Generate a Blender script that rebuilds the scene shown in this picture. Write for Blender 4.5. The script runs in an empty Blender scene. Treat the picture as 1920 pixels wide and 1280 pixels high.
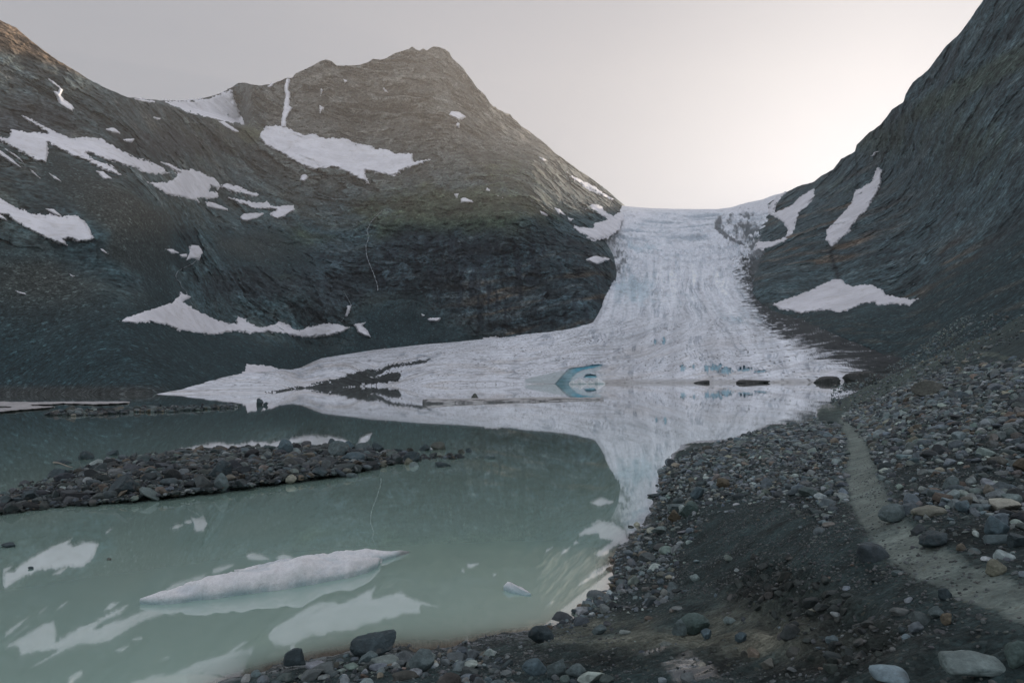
import bpy, math, random
import numpy as np
from mathutils import Matrix, Vector

RNG = np.random.default_rng(7)
random.seed(7)
sc = bpy.context.scene
COL = sc.collection
F = 1280.0                 # focal length in pixels of a 1920 px wide frame (24 mm)
CX, CY = 960.0, 713.0      # where the level optical axis meets the picture
ROLL = 0.017
CAM = np.array([0.0, 0.0, 3.5])
CA, SA = math.cos(ROLL), math.sin(ROLL)

# ------------------------------------------------------------------ maths
def ray(x, y):
    u = (np.asarray(x, float) - CX) / F
    v = (CY - np.asarray(y, float)) / F
    return np.stack([u * CA + v * SA, np.ones_like(u + v), -u * SA + v * CA], -1)

def pt(x, y, D):
    return CAM + ray(x, y) * np.asarray(D, float)[..., None]

def proj(P):
    d = P - CAM
    Y = np.maximum(d[..., 1], 1e-3)
    X, Z = d[..., 0] / Y, d[..., 2] / Y
    return CX + F * (X * CA - Z * SA), CY - F * (X * SA + Z * CA)

def plane_D(x, y, z=0.0):
    return (z - CAM[2]) / np.minimum(ray(x, y)[..., 2], -1e-4)

class TPS:
    def __init__(self, pts):
        a = np.array(pts, float)
        self.c = a[:, :2] / 500.0
        n = len(a)
        K = self.phi(self.c[:, None] - self.c[None])
        K += np.eye(n) * 1e-4
        P = np.c_[np.ones(n), self.c]
        A = np.block([[K, P], [P.T, np.zeros((3, 3))]])
        self.w = np.linalg.solve(A, np.r_[np.log(a[:, 2]), np.zeros(3)])
    @staticmethod
    def phi(d):
        r2 = (d ** 2).sum(-1)
        return 0.5 * r2 * np.log(np.maximum(r2, 1e-12))
    def __call__(self, x, y):
        x = np.asarray(x, float); y = np.asarray(y, float)
        sh = np.broadcast(x, y).shape
        q = np.stack([np.broadcast_to(x, sh).ravel(), np.broadcast_to(y, sh).ravel()], -1) / 500.0
        out = self.w[-3] + q @ self.w[-2:]
        for i in range(len(self.c)):
            out += self.w[i] * self.phi(q - self.c[i])
        return np.exp(out).reshape(sh)

_perm = np.random.default_rng(3).permutation(256).astype(np.int32)
_perm = np.r_[_perm, _perm]
_g = np.random.default_rng(4).normal(size=(256, 3)).astype(np.float32)
_g /= np.linalg.norm(_g, axis=1)[:, None]

def perlin(p):
    p = np.asarray(p, np.float32)
    i = np.floor(p).astype(np.int32)
    f = p - i
    i &= 255
    u = f * f * f * (f * (f * 6 - 15) + 10)
    res = 0
    for a in (0, 1):
        wa = u[..., 0] if a else 1 - u[..., 0]
        A = _perm[(i[..., 0] + a) & 255]
        for b in (0, 1):
            wb = wa * (u[..., 1] if b else 1 - u[..., 1])
            B = _perm[A + ((i[..., 1] + b) & 255)]
            for c in (0, 1):
                w = wb * (u[..., 2] if c else 1 - u[..., 2])
                g = _g[_perm[B + ((i[..., 2] + c) & 255)]]
                res = res + w * (g[..., 0] * (f[..., 0] - a) + g[..., 1] * (f[..., 1] - b) + g[..., 2] * (f[..., 2] - c))
    return res * 1.5

def fbm(p, oct=4, gain=.5, lac=2.03, ridged=False):
    p = np.asarray(p, np.float32); a = 1.0; s = 0; t = 0
    for k in range(oct):
        n = perlin(p + 17.3 * k)
        if ridged:
            n = 0.6 - 2 * np.abs(n)
        s = s + a * n; t += a
        a *= gain; p = p * lac
    return s / t

def sst(a, b, x):
    t = np.clip((x - a) / (b - a), 0, 1)
    return t * t * (3 - 2 * t)

def xyz(a, b, c):
    return np.stack(np.broadcast_arrays(np.asarray(a, np.float32), np.asarray(b, np.float32), np.asarray(c, np.float32)), -1)

def sdist(x, y, poly):
    """signed distance in pixels, positive inside"""
    poly = np.asarray(poly, float)
    x = np.asarray(x, float); y = np.asarray(y, float)
    d2 = np.full(x.shape, 1e18); ins = np.zeros(x.shape, bool)
    n = len(poly)
    for k in range(n):
        ax, ay = poly[k]; bx, by = poly[(k + 1) % n]
        ex, ey = bx - ax, by - ay
        t = np.clip(((x - ax) * ex + (y - ay) * ey) / (ex * ex + ey * ey + 1e-9), 0, 1)
        d2 = np.minimum(d2, (x - ax - t * ex) ** 2 + (y - ay - t * ey) ** 2)
        if ay != by:
            c = (ay > y) != (by > y)
            ins ^= c & (x < ex * (y - ay) / (by - ay) + ax)
    return np.where(ins, 1, -1) * np.sqrt(d2)

def blob(x, y, cx, cy, rx, ry):
    return np.exp(-((x - cx) / rx) ** 2 - ((y - cy) / ry) ** 2)

def lerp(a, b, t):
    return a + (b - a) * np.asarray(t)[..., None]

# ------------------------------------------------------------------ mesh helpers
def mesh(name, V, Fc, mat=None, col=None, attrs=None, smooth=True, parent=None, link=True):
    V = np.asarray(V, np.float32).reshape(-1, 3)
    Fc = np.asarray(Fc, np.int32)
    me = bpy.data.meshes.new(name)
    n, k = Fc.shape
    me.vertices.add(len(V)); me.vertices.foreach_set('co', V.ravel())
    me.loops.add(n * k); me.loops.foreach_set('vertex_index', Fc.ravel())
    me.polygons.add(n); me.polygons.foreach_set('loop_start', np.arange(0, n * k, k, dtype=np.int32))
    me.polygons.foreach_set('use_smooth', np.full(n, smooth) if np.isscalar(smooth) else smooth)
    if col is not None:
        c = np.ones((len(V), 4), np.float32); c[:, :3] = np.asarray(col).reshape(-1, 3)
        me.attributes.new('col', 'FLOAT_COLOR', 'POINT').data.foreach_set('color', c.ravel())
    for a, v in (attrs or {}).items():
        me.attributes.new(a, 'FLOAT', 'POINT').data.foreach_set('value', np.asarray(v, np.float32).ravel())
    me.update(calc_edges=True); me.validate()
    if mat: me.materials.append(mat)
    o = bpy.data.objects.new(name, me)
    COL.objects.link(o)
    if parent: o.parent = parent
    return o

def grid_faces(h, w, keep=None):
    i = np.arange(h * w).reshape(h, w)
    q = np.stack([i[:-1, :-1], i[1:, :-1], i[1:, 1:], i[:-1, 1:]], -1)
    if keep is not None:
        kk = keep[:-1, :-1] & keep[1:, :-1] & keep[1:, 1:] & keep[:-1, 1:]
        q = q[kk]
    return q.reshape(-1, 4)

def compact(V, Fc, arrs):
    used = np.unique(Fc)
    m = np.full(len(V), -1, np.int32); m[used] = np.arange(len(used))
    return V[used], m[Fc], [a[used] for a in arrs]

def thing(o, label, cat, group=None):
    o['label'] = label; o['category'] = cat
    if group: o['group'] = group
    return o

def kind(o, k):
    o['kind'] = k
    return o

# ------------------------------------------------------------------ materials
class NT:
    def __init__(self, name):
        self.m = bpy.data.materials.new(name); self.m.use_nodes = True
        self.t = self.m.node_tree; self.t.nodes.clear()
        self.out = self.n('ShaderNodeOutputMaterial')
        self.tc = self.n('ShaderNodeTexCoord')
    def n(self, k, **kw):
        nd = self.t.nodes.new(k)
        for a, v in kw.items(): setattr(nd, a, v)
        return nd
    def l(self, a, b): self.t.links.new(a, b)
    def attr(self, name): return self.n('ShaderNodeAttribute', attribute_name=name)
    def noise(self, scale, detail=4, rough=.6, vec=None, sc3=None, dist=0.0):
        nd = self.n('ShaderNodeTexNoise')
        nd.inputs['Scale'].default_value = scale; nd.inputs['Detail'].default_value = detail
        nd.inputs['Roughness'].default_value = rough; nd.inputs['Distortion'].default_value = dist
        v = vec or self.tc.outputs['Object']
        if sc3:
            mp = self.n('ShaderNodeMapping'); mp.inputs['Scale'].default_value = sc3
            self.l(v, mp.inputs[0]); v = mp.outputs[0]
        self.l(v, nd.inputs['Vector'])
        return nd.outputs['Fac']
    def voro(self, scale, feature='F1', out='Distance', sc3=None, rnd=1.0):
        nd = self.n('ShaderNodeTexVoronoi', feature=feature); nd.inputs['Scale'].default_value = scale
        nd.inputs['Randomness'].default_value = rnd
        v = self.tc.outputs['Object']
        if sc3:
            mp = self.n('ShaderNodeMapping'); mp.inputs['Scale'].default_value = sc3
            self.l(v, mp.inputs[0]); v = mp.outputs[0]
        self.l(v, nd.inputs['Vector'])
        return nd.outputs[out]
    def rng(self, v, a, b, c, d, clamp=True):
        nd = self.n('ShaderNodeMapRange', clamp=clamp)
        for i, x in enumerate((a, b, c, d)): nd.inputs[i + 1].default_value = x
        self.l(v, nd.inputs[0]); return nd.outputs[0]
    def math(self, op, a, b=None):
        nd = self.n('ShaderNodeMath', operation=op)
        for i, x in enumerate((a, b)):
            if x is None: continue
            if isinstance(x, (int, float)): nd.inputs[i].default_value = x
            else: self.l(x, nd.inputs[i])
        return nd.outputs[0]
    def mix(self, f, a, b, blend='MIX'):
        nd = self.n('ShaderNodeMix', data_type='RGBA', blend_type=blend, clamp_factor=True)
        for s, x in ((nd.inputs[0], f), (nd.inputs[6], a), (nd.inputs[7], b)):
            if isinstance(x, (int, float)): s.default_value = x
            elif isinstance(x, tuple): s.default_value = (*x, 1)
            else: self.l(x, s)
        return nd.outputs[2]
    def scale_col(self, c, f):
        nd = self.n('ShaderNodeVectorMath', operation='SCALE')
        self.l(c, nd.inputs[0]); self.l(f, nd.inputs['Scale']); return nd.outputs[0]
    def bump(self, h, strength, dist, prev=None):
        nd = self.n('ShaderNodeBump'); nd.inputs['Strength'].default_value = strength; nd.inputs['Distance'].default_value = dist
        self.l(h, nd.inputs['Height'])
        if prev: self.l(prev, nd.inputs['Normal'])
        return nd.outputs[0]
    def bsdf(self, color, rough=.8, normal=None, spec=.3, ior=1.45):
        b = self.n('ShaderNodeBsdfPrincipled')
        for s, x in (('Base Color', color), ('Roughness', rough)):
            if isinstance(x, (int, float)): b.inputs[s].default_value = x
            elif isinstance(x, tuple): b.inputs[s].default_value = (*x, 1)
            else: self.l(x, b.inputs[s])
        b.inputs['Specular IOR Level'].default_value = spec
        b.inputs['IOR'].default_value = ior
        if normal: self.l(normal, b.inputs['Normal'])
        self.l(b.outputs[0], self.out.inputs['Surface'])
        return b

def mat_rock_face():
    t = NT('mountain_rock')
    c = t.attr('col').outputs['Color']
    scree = t.attr('scree').outputs['Fac']
    n1 = t.noise(.16, 6, .70, sc3=(1, .8, 1.0)); n2 = t.noise(.035, 5, .65)
    st = t.noise(.30, 5, .7, sc3=(.35, .25, 1.0), dist=1.0)
    f = t.math('MULTIPLY', t.rng(n1, .36, .66, .30, 1.85), t.rng(n2, .38, .64, .60, 1.4))
    f2 = t.math('MULTIPLY', f, t.rng(st, .38, .64, .55, 1.45))
    sp = t.voro(.55, out='Color'); sp3 = t.voro(1.3, out='Color')
    sep = t.n('ShaderNodeSeparateColor'); t.l(sp, sep.inputs[0])
    sep3 = t.n('ShaderNodeSeparateColor'); t.l(sp3, sep3.inputs[0])
    ns = t.noise(.6, 5, .7)
    f3 = t.math('MULTIPLY', t.math('MULTIPLY', t.rng(sep.outputs[0], .0, 1, .5, 1.5), t.rng(sep3.outputs[0], 0, 1, .6, 1.4)), t.rng(ns, .36, .64, .5, 1.5))
    sp2 = t.math('GREATER_THAN', sep.outputs[1], .955)
    f3 = t.math('ADD', f3, t.math('MULTIPLY', sp2, 1.7))
    sb = t.voro(.27, out='Color'); seb = t.n('ShaderNodeSeparateColor'); t.l(sb, seb.inputs[0])
    f3 = t.math('ADD', f3, t.math('MULTIPLY', t.math('GREATER_THAN', seb.outputs[2], .98), 1.6))
    f3 = t.math('MULTIPLY', f3, t.rng(seb.outputs[0], 0, 1, .72, 1.2))
    mx = t.n('ShaderNodeMix', data_type='FLOAT')
    t.l(scree, mx.inputs[0]); t.l(f2, mx.inputs[2]); t.l(f3, mx.inputs[3])
    cc = t.scale_col(c, mx.outputs[0])
    h = t.math('ADD', t.math('MULTIPLY', n1, 1.0), t.math('MULTIPLY', st, .35))
    nrm = t.bump(h, .7, 2.2)
    t.bsdf(cc, .9, nrm, .15)
    return t.m

def mat_snow(name='snow', tint=(.77, .77, .81)):
    t = NT(name)
    n = t.noise(.02, 5, .6); d = t.noise(.06, 6, .7, sc3=(1, 1, 2))
    c = t.mix(t.rng(n, .40, .62, 0, .8), tint, tuple(x * .80 for x in tint))
    c = t.mix(t.rng(t.noise(.035, 6, .7, sc3=(1, 1, 3), dist=1.5), .52, .66, 0, .5), c, (.50, .48, .46))
    c = t.mix(t.rng(d, .58, .70, 0, .45), c, (.33, .32, .31))
    t.bsdf(c, .7, t.bump(t.noise(.12, 4, .6), .25, 1.5), .2)
    return t.m

def mat_glacier():
    t = NT('glacier_ice')
    c = t.attr('col').outputs['Color']
    n1 = t.noise(.22, 6, .7); n2 = t.noise(.9, 4, .6)
    cr = t.noise(.07, 7, .72, dist=1.2)
    f = t.math('MULTIPLY', t.rng(n1, .36, .62, .84, 1.08), t.rng(n2, .36, .64, .92, 1.05))
    f = t.math('MULTIPLY', f, t.rng(cr, .34, .46, .72, 1.0))
    cc = t.scale_col(c, f)
    t.bsdf(cc, .85, t.bump(t.math('ADD', n1, t.math('MULTIPLY', cr, 1.2)), .4, 1.6), .08)
    return t.m

def mat_ground(name='moraine_ground', k=1.0):
    t = NT(name)
    c = t.attr('col').outputs['Color']; wet = t.attr('wet').outputs['Fac']
    n1 = t.noise(2.2, 8, .7); n2 = t.noise(14, 6, .7)
    v = t.voro(38, out='Color'); sep = t.n('ShaderNodeSeparateColor'); t.l(v, sep.inputs[0])
    vd = t.voro(38); vd2 = t.voro(11)
    f = t.math('MULTIPLY', t.rng(n1, .36, .66, .55, 1.5), t.rng(n2, .36, .66, .72, 1.3))
    f = t.math('MULTIPLY', f, t.math('MULTIPLY', t.rng(sep.outputs[0], 0, 1, .72, 1.3), t.rng(t.noise(.9, 5, .7), .38, .62, .7, 1.3)))
    if k < 1: f = t.rng(f, 0, 2, .45, 1.55)
    cc = t.scale_col(c, f)
    cc = t.mix(t.math('MULTIPLY', t.math('GREATER_THAN', sep.outputs[1], .94), .5), cc, t.mix(sep.outputs[2], (.11, .12, .13), (.16, .12, .09)))
    cc = t.mix(1.0, cc, GROUND_TINT, 'MULTIPLY')
    h = t.math('ADD', t.math('MULTIPLY', n2, .05), t.math('MULTIPLY', vd, -.018))
    h = t.math('ADD', h, t.math('MULTIPLY', n1, .06))
    h = t.math('ADD', h, t.math('MULTIPLY', vd2, -.03))
    nrm = t.bump(h, 1.0, k)
    rough = t.rng(wet, 0, 1, .92, .18)
    b = t.bsdf(cc, rough, nrm, .3)
    t.l(t.rng(wet, .45, .9, 0, 1), b.inputs['Coat Weight']); b.inputs['Coat Roughness'].default_value = .10; b.inputs['Coat IOR'].default_value = 1.9
    return t.m

def mat_stone(name, scale=1.0):
    t = NT(name)
    c = t.attr('col').outputs['Color']
    n1 = t.noise(9 * scale, 7, .7); n2 = t.noise(50 * scale, 5, .7); n3 = t.noise(3 * scale, 3, .5, dist=1.5)
    f = t.math('MULTIPLY', t.rng(n1, .28, .72, .62, 1.35), t.rng(n2, .3, .7, .78, 1.22))
    cc = t.scale_col(c, f)
    cc = t.mix(t.rng(n3, .56, .68, 0, .35), cc, (.19, .18, .165))
    nrm = t.bump(t.math('ADD', n1, t.math('MULTIPLY', n2, .35)), .6, .03 / scale)
    t.bsdf(cc, .72, nrm, .35)
    return t.m

def mat_water():
    t = NT('glacial_lake_water')
    sh = t.attr('shallow').outputs['Fac']
    n = t.noise(.05, 3, .5)
    c = t.mix(n, WATER_A, WATER_B)
    c = t.mix(t.rng(t.noise(.5, 4, .6, sc3=(.5, 1, 1)), .4, .65, 0, .10), c, (.19, .30, .262))
    c = t.mix(sh, c, (.036, .030, .024))
    r1 = t.noise(1.4, 3, .5, sc3=(1, .35, 1)); r2 = t.noise(.12, 2, .5)
    h = t.math('MULTIPLY', r1, t.rng(r2, .35, .65, .2, 1.0))
    nrm = t.bump(h, .05, .02)
    b = t.bsdf(c, .03, nrm, .5, WATER_IOR)
    b.inputs['Coat Weight'].default_value = 1.0; b.inputs['Coat Roughness'].default_value = .02; b.inputs['Coat IOR'].default_value = 1.45
    t.l(nrm, b.inputs['Coat Normal'])
    return t.m

def mat_floe():
    t = NT('floating_ice')
    c = t.attr('col').outputs['Color']
    n1 = t.noise(14, 8, .75); n2 = t.noise(60, 5, .7)
    f = t.math('MULTIPLY', t.rng(n1, .3, .7, .82, 1.12), t.rng(n2, .3, .7, .85, 1.1))
    b = t.bsdf(t.scale_col(c, f), .6, t.bump(t.math('ADD', n1, t.math('MULTIPLY', n2, .4)), .9, .05), .4)
    return t.m

def mat_fall():
    t = NT('falling_water')
    n = t.noise(.3, 4, .6)
    t.bsdf(t.mix(n, (.22, .26, .28), (.50, .54, .56)), .4, None, .4)
    return t.m

GROUND_TINT = (.72, .98, .98)
ROCK_TINT = (.74, .97, 1.06)
WATER_A, WATER_B = (.29, .43, .372), (.32, .455, .394)
WATER_IOR = 1.85
M_ROCK = mat_rock_face(); M_SNOW = mat_snow(); M_GLAC = mat_glacier(); M_GROUND = mat_ground()
M_STONE = mat_stone('stone'); M_FARSTONE = mat_stone('far_stone', .25)
M_WATER = mat_water(); M_FLOE = mat_floe(); M_FALL = mat_fall()
M_PATH = mat_ground('footpath_silt', .45)

# ------------------------------------------------------------------ layers: smooth depth of each landform
def W(x, y, z=0.0):
    return (x, y, float(plane_D(np.array(x), np.array(y), z)))

MT = TPS([(-250, 742, 420), (0, 742, 440), (150, 741, 380), (290, 739, 345), (420, 722, 530), (500, 708, 780), (600, 690, 1090), (700, 676, 1160), (800, 665, 1200), (960, 650, 1170), (1118, 622, 1090), (1150, 640, 1120),
          (0, 600, 560), (0, 400, 800), (0, 200, 1050), (0, 40, 1250), (-250, 400, 700), (-250, -120, 1150), (-250, 600, 520),
          (120, 300, 1010), (120, 130, 1290), (250, 600, 570), (250, 400, 930), (250, 190, 1450), (400, 640, 800), (400, 500, 1040), (400, 400, 1280), (400, 240, 1700), (140, 500, 720),
          (340, 189, 1750), (450, 165, 2100), (600, 120, 2320), (820, 88, 2260), (520, 160, 2250), (480, 300, 1780), (650, 290, 1920), (640, 330, 1800), (640, 390, 1690), (600, 450, 1480), (560, 560, 1180), (700, 500, 1390),
          (700, 610, 1260), (850, 400, 1580), (850, 250, 1880), (1000, 420, 1420), (1000, 300, 1900), (900, 180, 2220), (1000, 262, 2300), (1100, 335, 2360), (1165, 382, 2420), (1080, 428, 1560), (1050, 395, 1680),
          (1118, 455, 1480), (1145, 520, 1330), (1130, 590, 1150), (1000, 520, 1290), (900, 560, 1270), (800, 560, 1290)])
GL = TPS([W(290, 739), W(420, 738), W(520, 736), W(640, 726), W(800, 723), W(980, 720), W(1100, 719), W(1200, 718), W(1300, 717.5), W(1400, 717), W(1500, 717), W(1600, 715),
          (420, 719, 450), (500, 704, 640), (600, 685, 930), (700, 670, 1020), (800, 658, 1050), (960, 642, 1050), (1118, 614, 1020),
          (1000, 680, 820), (1118, 650, 880), (1118, 690, 720), (1160, 500, 1540), (1130, 460, 1800), (1160, 395, 2300), (1160, 560, 1180), (1300, 388, 2450), (1470, 362, 2250),
          (1300, 430, 2050), (1300, 480, 1700), (1300, 540, 1250), (1300, 600, 900), (1300, 660, 640), (1200, 700, 610), (1560, 660, 490), (1690, 678, 420), (1430, 560, 1020), (1430, 500, 1380), (1400, 450, 1850),
          (1500, 600, 800), (700, 700, 950), (560, 715, 700)])
RT = TPS([(1480, 357, 2150), (1530, 340, 1900), (1600, 290, 1650), (1690, 190, 1350), (1760, 110, 1200), (1850, 0, 1050), (1950, -120, 950), (2250, -350, 700),
          (1400, 457, 1800), (1440, 470, 1500), (1430, 540, 1060), (1500, 450, 1360), (1560, 520, 1000), (1560, 440, 1260), (1650, 320, 1430), (1650, 500, 900), (1700, 560, 690), (1800, 560, 490), (1800, 400, 790), (1800, 200, 1010),
          (1920, 500, 430), (1920, 300, 640), (1920, 100, 850), (1500, 597, 800), (1430, 575, 960), (1600, 630, 570), (1700, 670, 420), (1800, 640, 350), (1920, 600, 300), (1690, 720, 360), (1560, 680, 480), (2250, 500, 220), (2250, 100, 500), (1920, 680, 240)])
FG = TPS([(1920, 590, 62), (2250, 430, 50), (1790, 650, 80), (1700, 690, 100), (1640, 716, 110), (1600, 740, 92), W(1560, 756, .05), W(1530, 768, .0), W(1580, 780, .35), W(1540, 790, .3),
          (1920, 680, 27), (1920, 750, 15), (1920, 900, 8.2), (1920, 1100, 4.3), (1920, 1279, 3.2), (1920, 1480, 2.5), (2250, 700, 12), (2250, 1100, 3.6), (1620, 900, 11.2), (1700, 1020, 6.2), (1592, 800, 38), (1800, 700, 40), (1700, 740, 42), (1750, 800, 16),
          (1640, 860, 14.5), W(1400, 900, 1.0), W(1450, 1050, 1.25), W(1300, 1100, .62), W(1300, 850, .4), W(1450, 815, .55),
          W(1245, 880, 0), W(1228, 930, 0), W(1200, 985, 0), W(1150, 1050, 0), W(1140, 1100, 0), W(1030, 1172, 0), W(900, 1195, .0), W(750, 1212, .05), W(650, 1228, .1), W(440, 1276, .05),
          W(1520, 772, -.35), W(1480, 772, -.6), W(1400, 785, -.6), W(1300, 800, -.6), W(1200, 820, -.6), W(1150, 880, -.5), W(1050, 1020, -.6), W(950, 1110, -.5), W(700, 1140, -.5), W(400, 1200, -.5), W(200, 1300, -.5),
          W(1200, 1270, .95), W(1500, 1270, 1.45), W(1000, 1260, .55), W(750, 1279, .42), W(1150, 1180, .42), W(1350, 1180, .95), W(1000, 1480, 1.1), W(1500, 1480, 1.6), W(500, 1480, .6), W(100, 1480, -.3), (2250, 1480, 2.1), (2800, 250, 42), (2800, 700, 8.5), (2800, 1100, 3.1), W(500, 2200, .7), W(1000, 2200, 1.5), W(1500, 2200, 1.8), W(2100, 2200, 2.0), W(2800, 2200, 2.3)])
TPS_WARN = None

def interp_line(pts):
    a = np.array(pts, float)
    return lambda x: np.interp(x, a[:, 0], a[:, 1])

# ---- rock relief, as a share of the distance
def hash01(i, j, k=0):
    h = (i.astype(np.int64) * 374761393 + j.astype(np.int64) * 668265263 + k * 974711) & 0x7fffffff
    h = ((h ^ (h >> 13)) * 1274126177) & 0x7fffffff
    return ((h ^ (h >> 16)) & 0xffff) / 65535.0

def relief(P, y0=0.0, amp=1.0, sc=1.0, dip=.18):
    x, y, z = P[..., 0] / sc, P[..., 1] / sc, P[..., 2] / sc
    wob = fbm(xyz(x / 80, y / 80, z / 80) + 31, 3) * 34
    wo2 = fbm(xyz(x / 24, y / 24, z / 24) + 41, 3) * 13
    low = fbm(xyz(x / 230, y / 230, z / 260), 3) * .022
    low = low + fbm(xyz((x + 1.5 * wob) / 85, y / 300, z / 300) + 9, 3, ridged=True) * .013
    hb = z + dip * x + wob + .7 * wo2
    ter = sst(-.25, .35, fbm(xyz(x / 160, y / 160, z / 120) + 51, 3)); hi = 0
    for T, B, k in ((41, 70, 1), (17, 31, 2), (7.3, 15, 3)):
        q = hb / T; j = np.floor(q); f = q - j
        i = np.floor((x + .5 * y + 1.6 * wo2) / B + hash01(j, j * 0, k) * 7)
        r = hash01(i, j, k) - .5
        hi = hi + T * (.55 * ter * (.5 - f) + .42 * r) / 1500
    hi = hi + fbm(xyz(x / 34, y / 50, z / 34) + 3, 5, .62, ridged=True) * .0060
    hi = hi + fbm(xyz(x / 9, y / 12, z / 9) + 7, 3, .6) * .0035
    return low * amp, hi * amp

def far_relief_D(base, x, y, amp, hiamp, sc=1.0, dip=.18):
    D0 = base(x, y)
    P = pt(x, y, D0)
    lo, hi = relief(P, 0, amp, sc, dip)
    return D0, D0 * (1 + lo), D0 * (1 + lo + hi * hiamp), P

# ---- left and central mountain
SKY_MT = [(-260, -130), (-100, -30), (0, 38), (30, 52), (60, 78), (100, 108), (140, 132), (165, 148), (200, 166), (240, 183), (262, 185), (285, 187), (310, 189), (340, 189.5), (370, 187), (396, 181), (415, 174), (432, 166), (447, 156), (455, 155), (470, 158), (485, 160), (497, 159), (510, 158), (525, 152), (536, 146), (548, 146), (553, 139), (565, 133), (575, 129), (590, 121), (600, 115), (612, 112), (622, 115), (632, 123), (642, 124), (652, 123), (668, 123), (690, 117), (700, 110), (712, 112), (725, 109), (740, 100), (757, 95), (766, 93), (773, 87), (779, 92), (787, 95), (794, 91), (800, 95), (806, 90), (814, 87), (822, 88), (832, 92), (842, 98), (848, 110), (862, 122), (870, 130), (878, 142), (886, 152), (897, 167), (910, 178), (918, 192), (926, 201), (929, 199), (932, 204), (950, 213), (956, 214), (962, 222), (970, 228), (977, 237), (990, 245), (1005, 256), (1025, 271), (1045, 290), (1065, 304), (1085, 319), (1105, 332), (1125, 346), (1140, 358), (1155, 371), (1166, 381), (1172, 386), (1200, 420)]
sky_mt = interp_line(SKY_MT)
MT_POLY = [(-300, -200), (700, -200), (1172, 380), (1166, 384), (1162, 395), (1150, 404), (1140, 414), (1115, 424), (1098, 437), (1112, 452), (1128, 462), (1140, 484), (1144, 505), (1146, 522), (1143, 545), (1140, 566), (1133, 585), (1120, 612), (1080, 622), (1020, 634), (960, 642), (900, 650), (800, 659), (700, 669), (600, 685), (500, 704), (420, 720), (340, 732), (298, 739), (285, 760), (-300, 760)]

def col_jump(x, y):
    edge = np.interp(x, [250, 262, 290, 310, 363, 403, 430, 460, 480], [180, 186, 191, 196, 213, 223, 231, 243, 246])
    win = sst(262, 300, x) * (1 - sst(448, 476, x))
    return 1 + .20 * win * sst(-2, 12, edge - y)

def DIP_MT(x):
    return .16 + .40 * sst(620, 300, x)

def mt_base(x, y):
    near = 1 - .20 * sst(450, 200, x) * sst(650, 350, y)
    far = 1 + .12 * sst(560, 760, x) * sst(420, 220, y)
    return MT(x, y) * col_jump(x, y) * near * far

def ampmask_mt(x, y):
    scree = scree_mt(x, y)
    return 1 - .86 * scree

def scree_mt(x, y):
    s = sst(0, 60, sdist(x, y, [(-300, 470), (100, 470), (230, 560), (330, 500), (350, 590), (500, 640), (640, 640), (690, 570), (780, 560), (830, 610), (960, 660), (960, 760), (-300, 760)]) + 25)
    s = np.maximum(s, sst(-8, 20, sdist(x, y, [(90, 275), (200, 330), (330, 400), (330, 560), (180, 480), (200, 440), (60, 330)])))
    s = np.maximum(s, .8 * sst(-8, 20, sdist(x, y, [(390, 440), (520, 420), (620, 500), (520, 520), (400, 480)])))
    return s

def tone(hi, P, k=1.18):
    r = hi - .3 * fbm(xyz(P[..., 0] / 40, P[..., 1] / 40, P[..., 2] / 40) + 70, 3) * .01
    return k * np.exp(np.clip(-r / .0065 * .34, -.8, .6))

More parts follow.
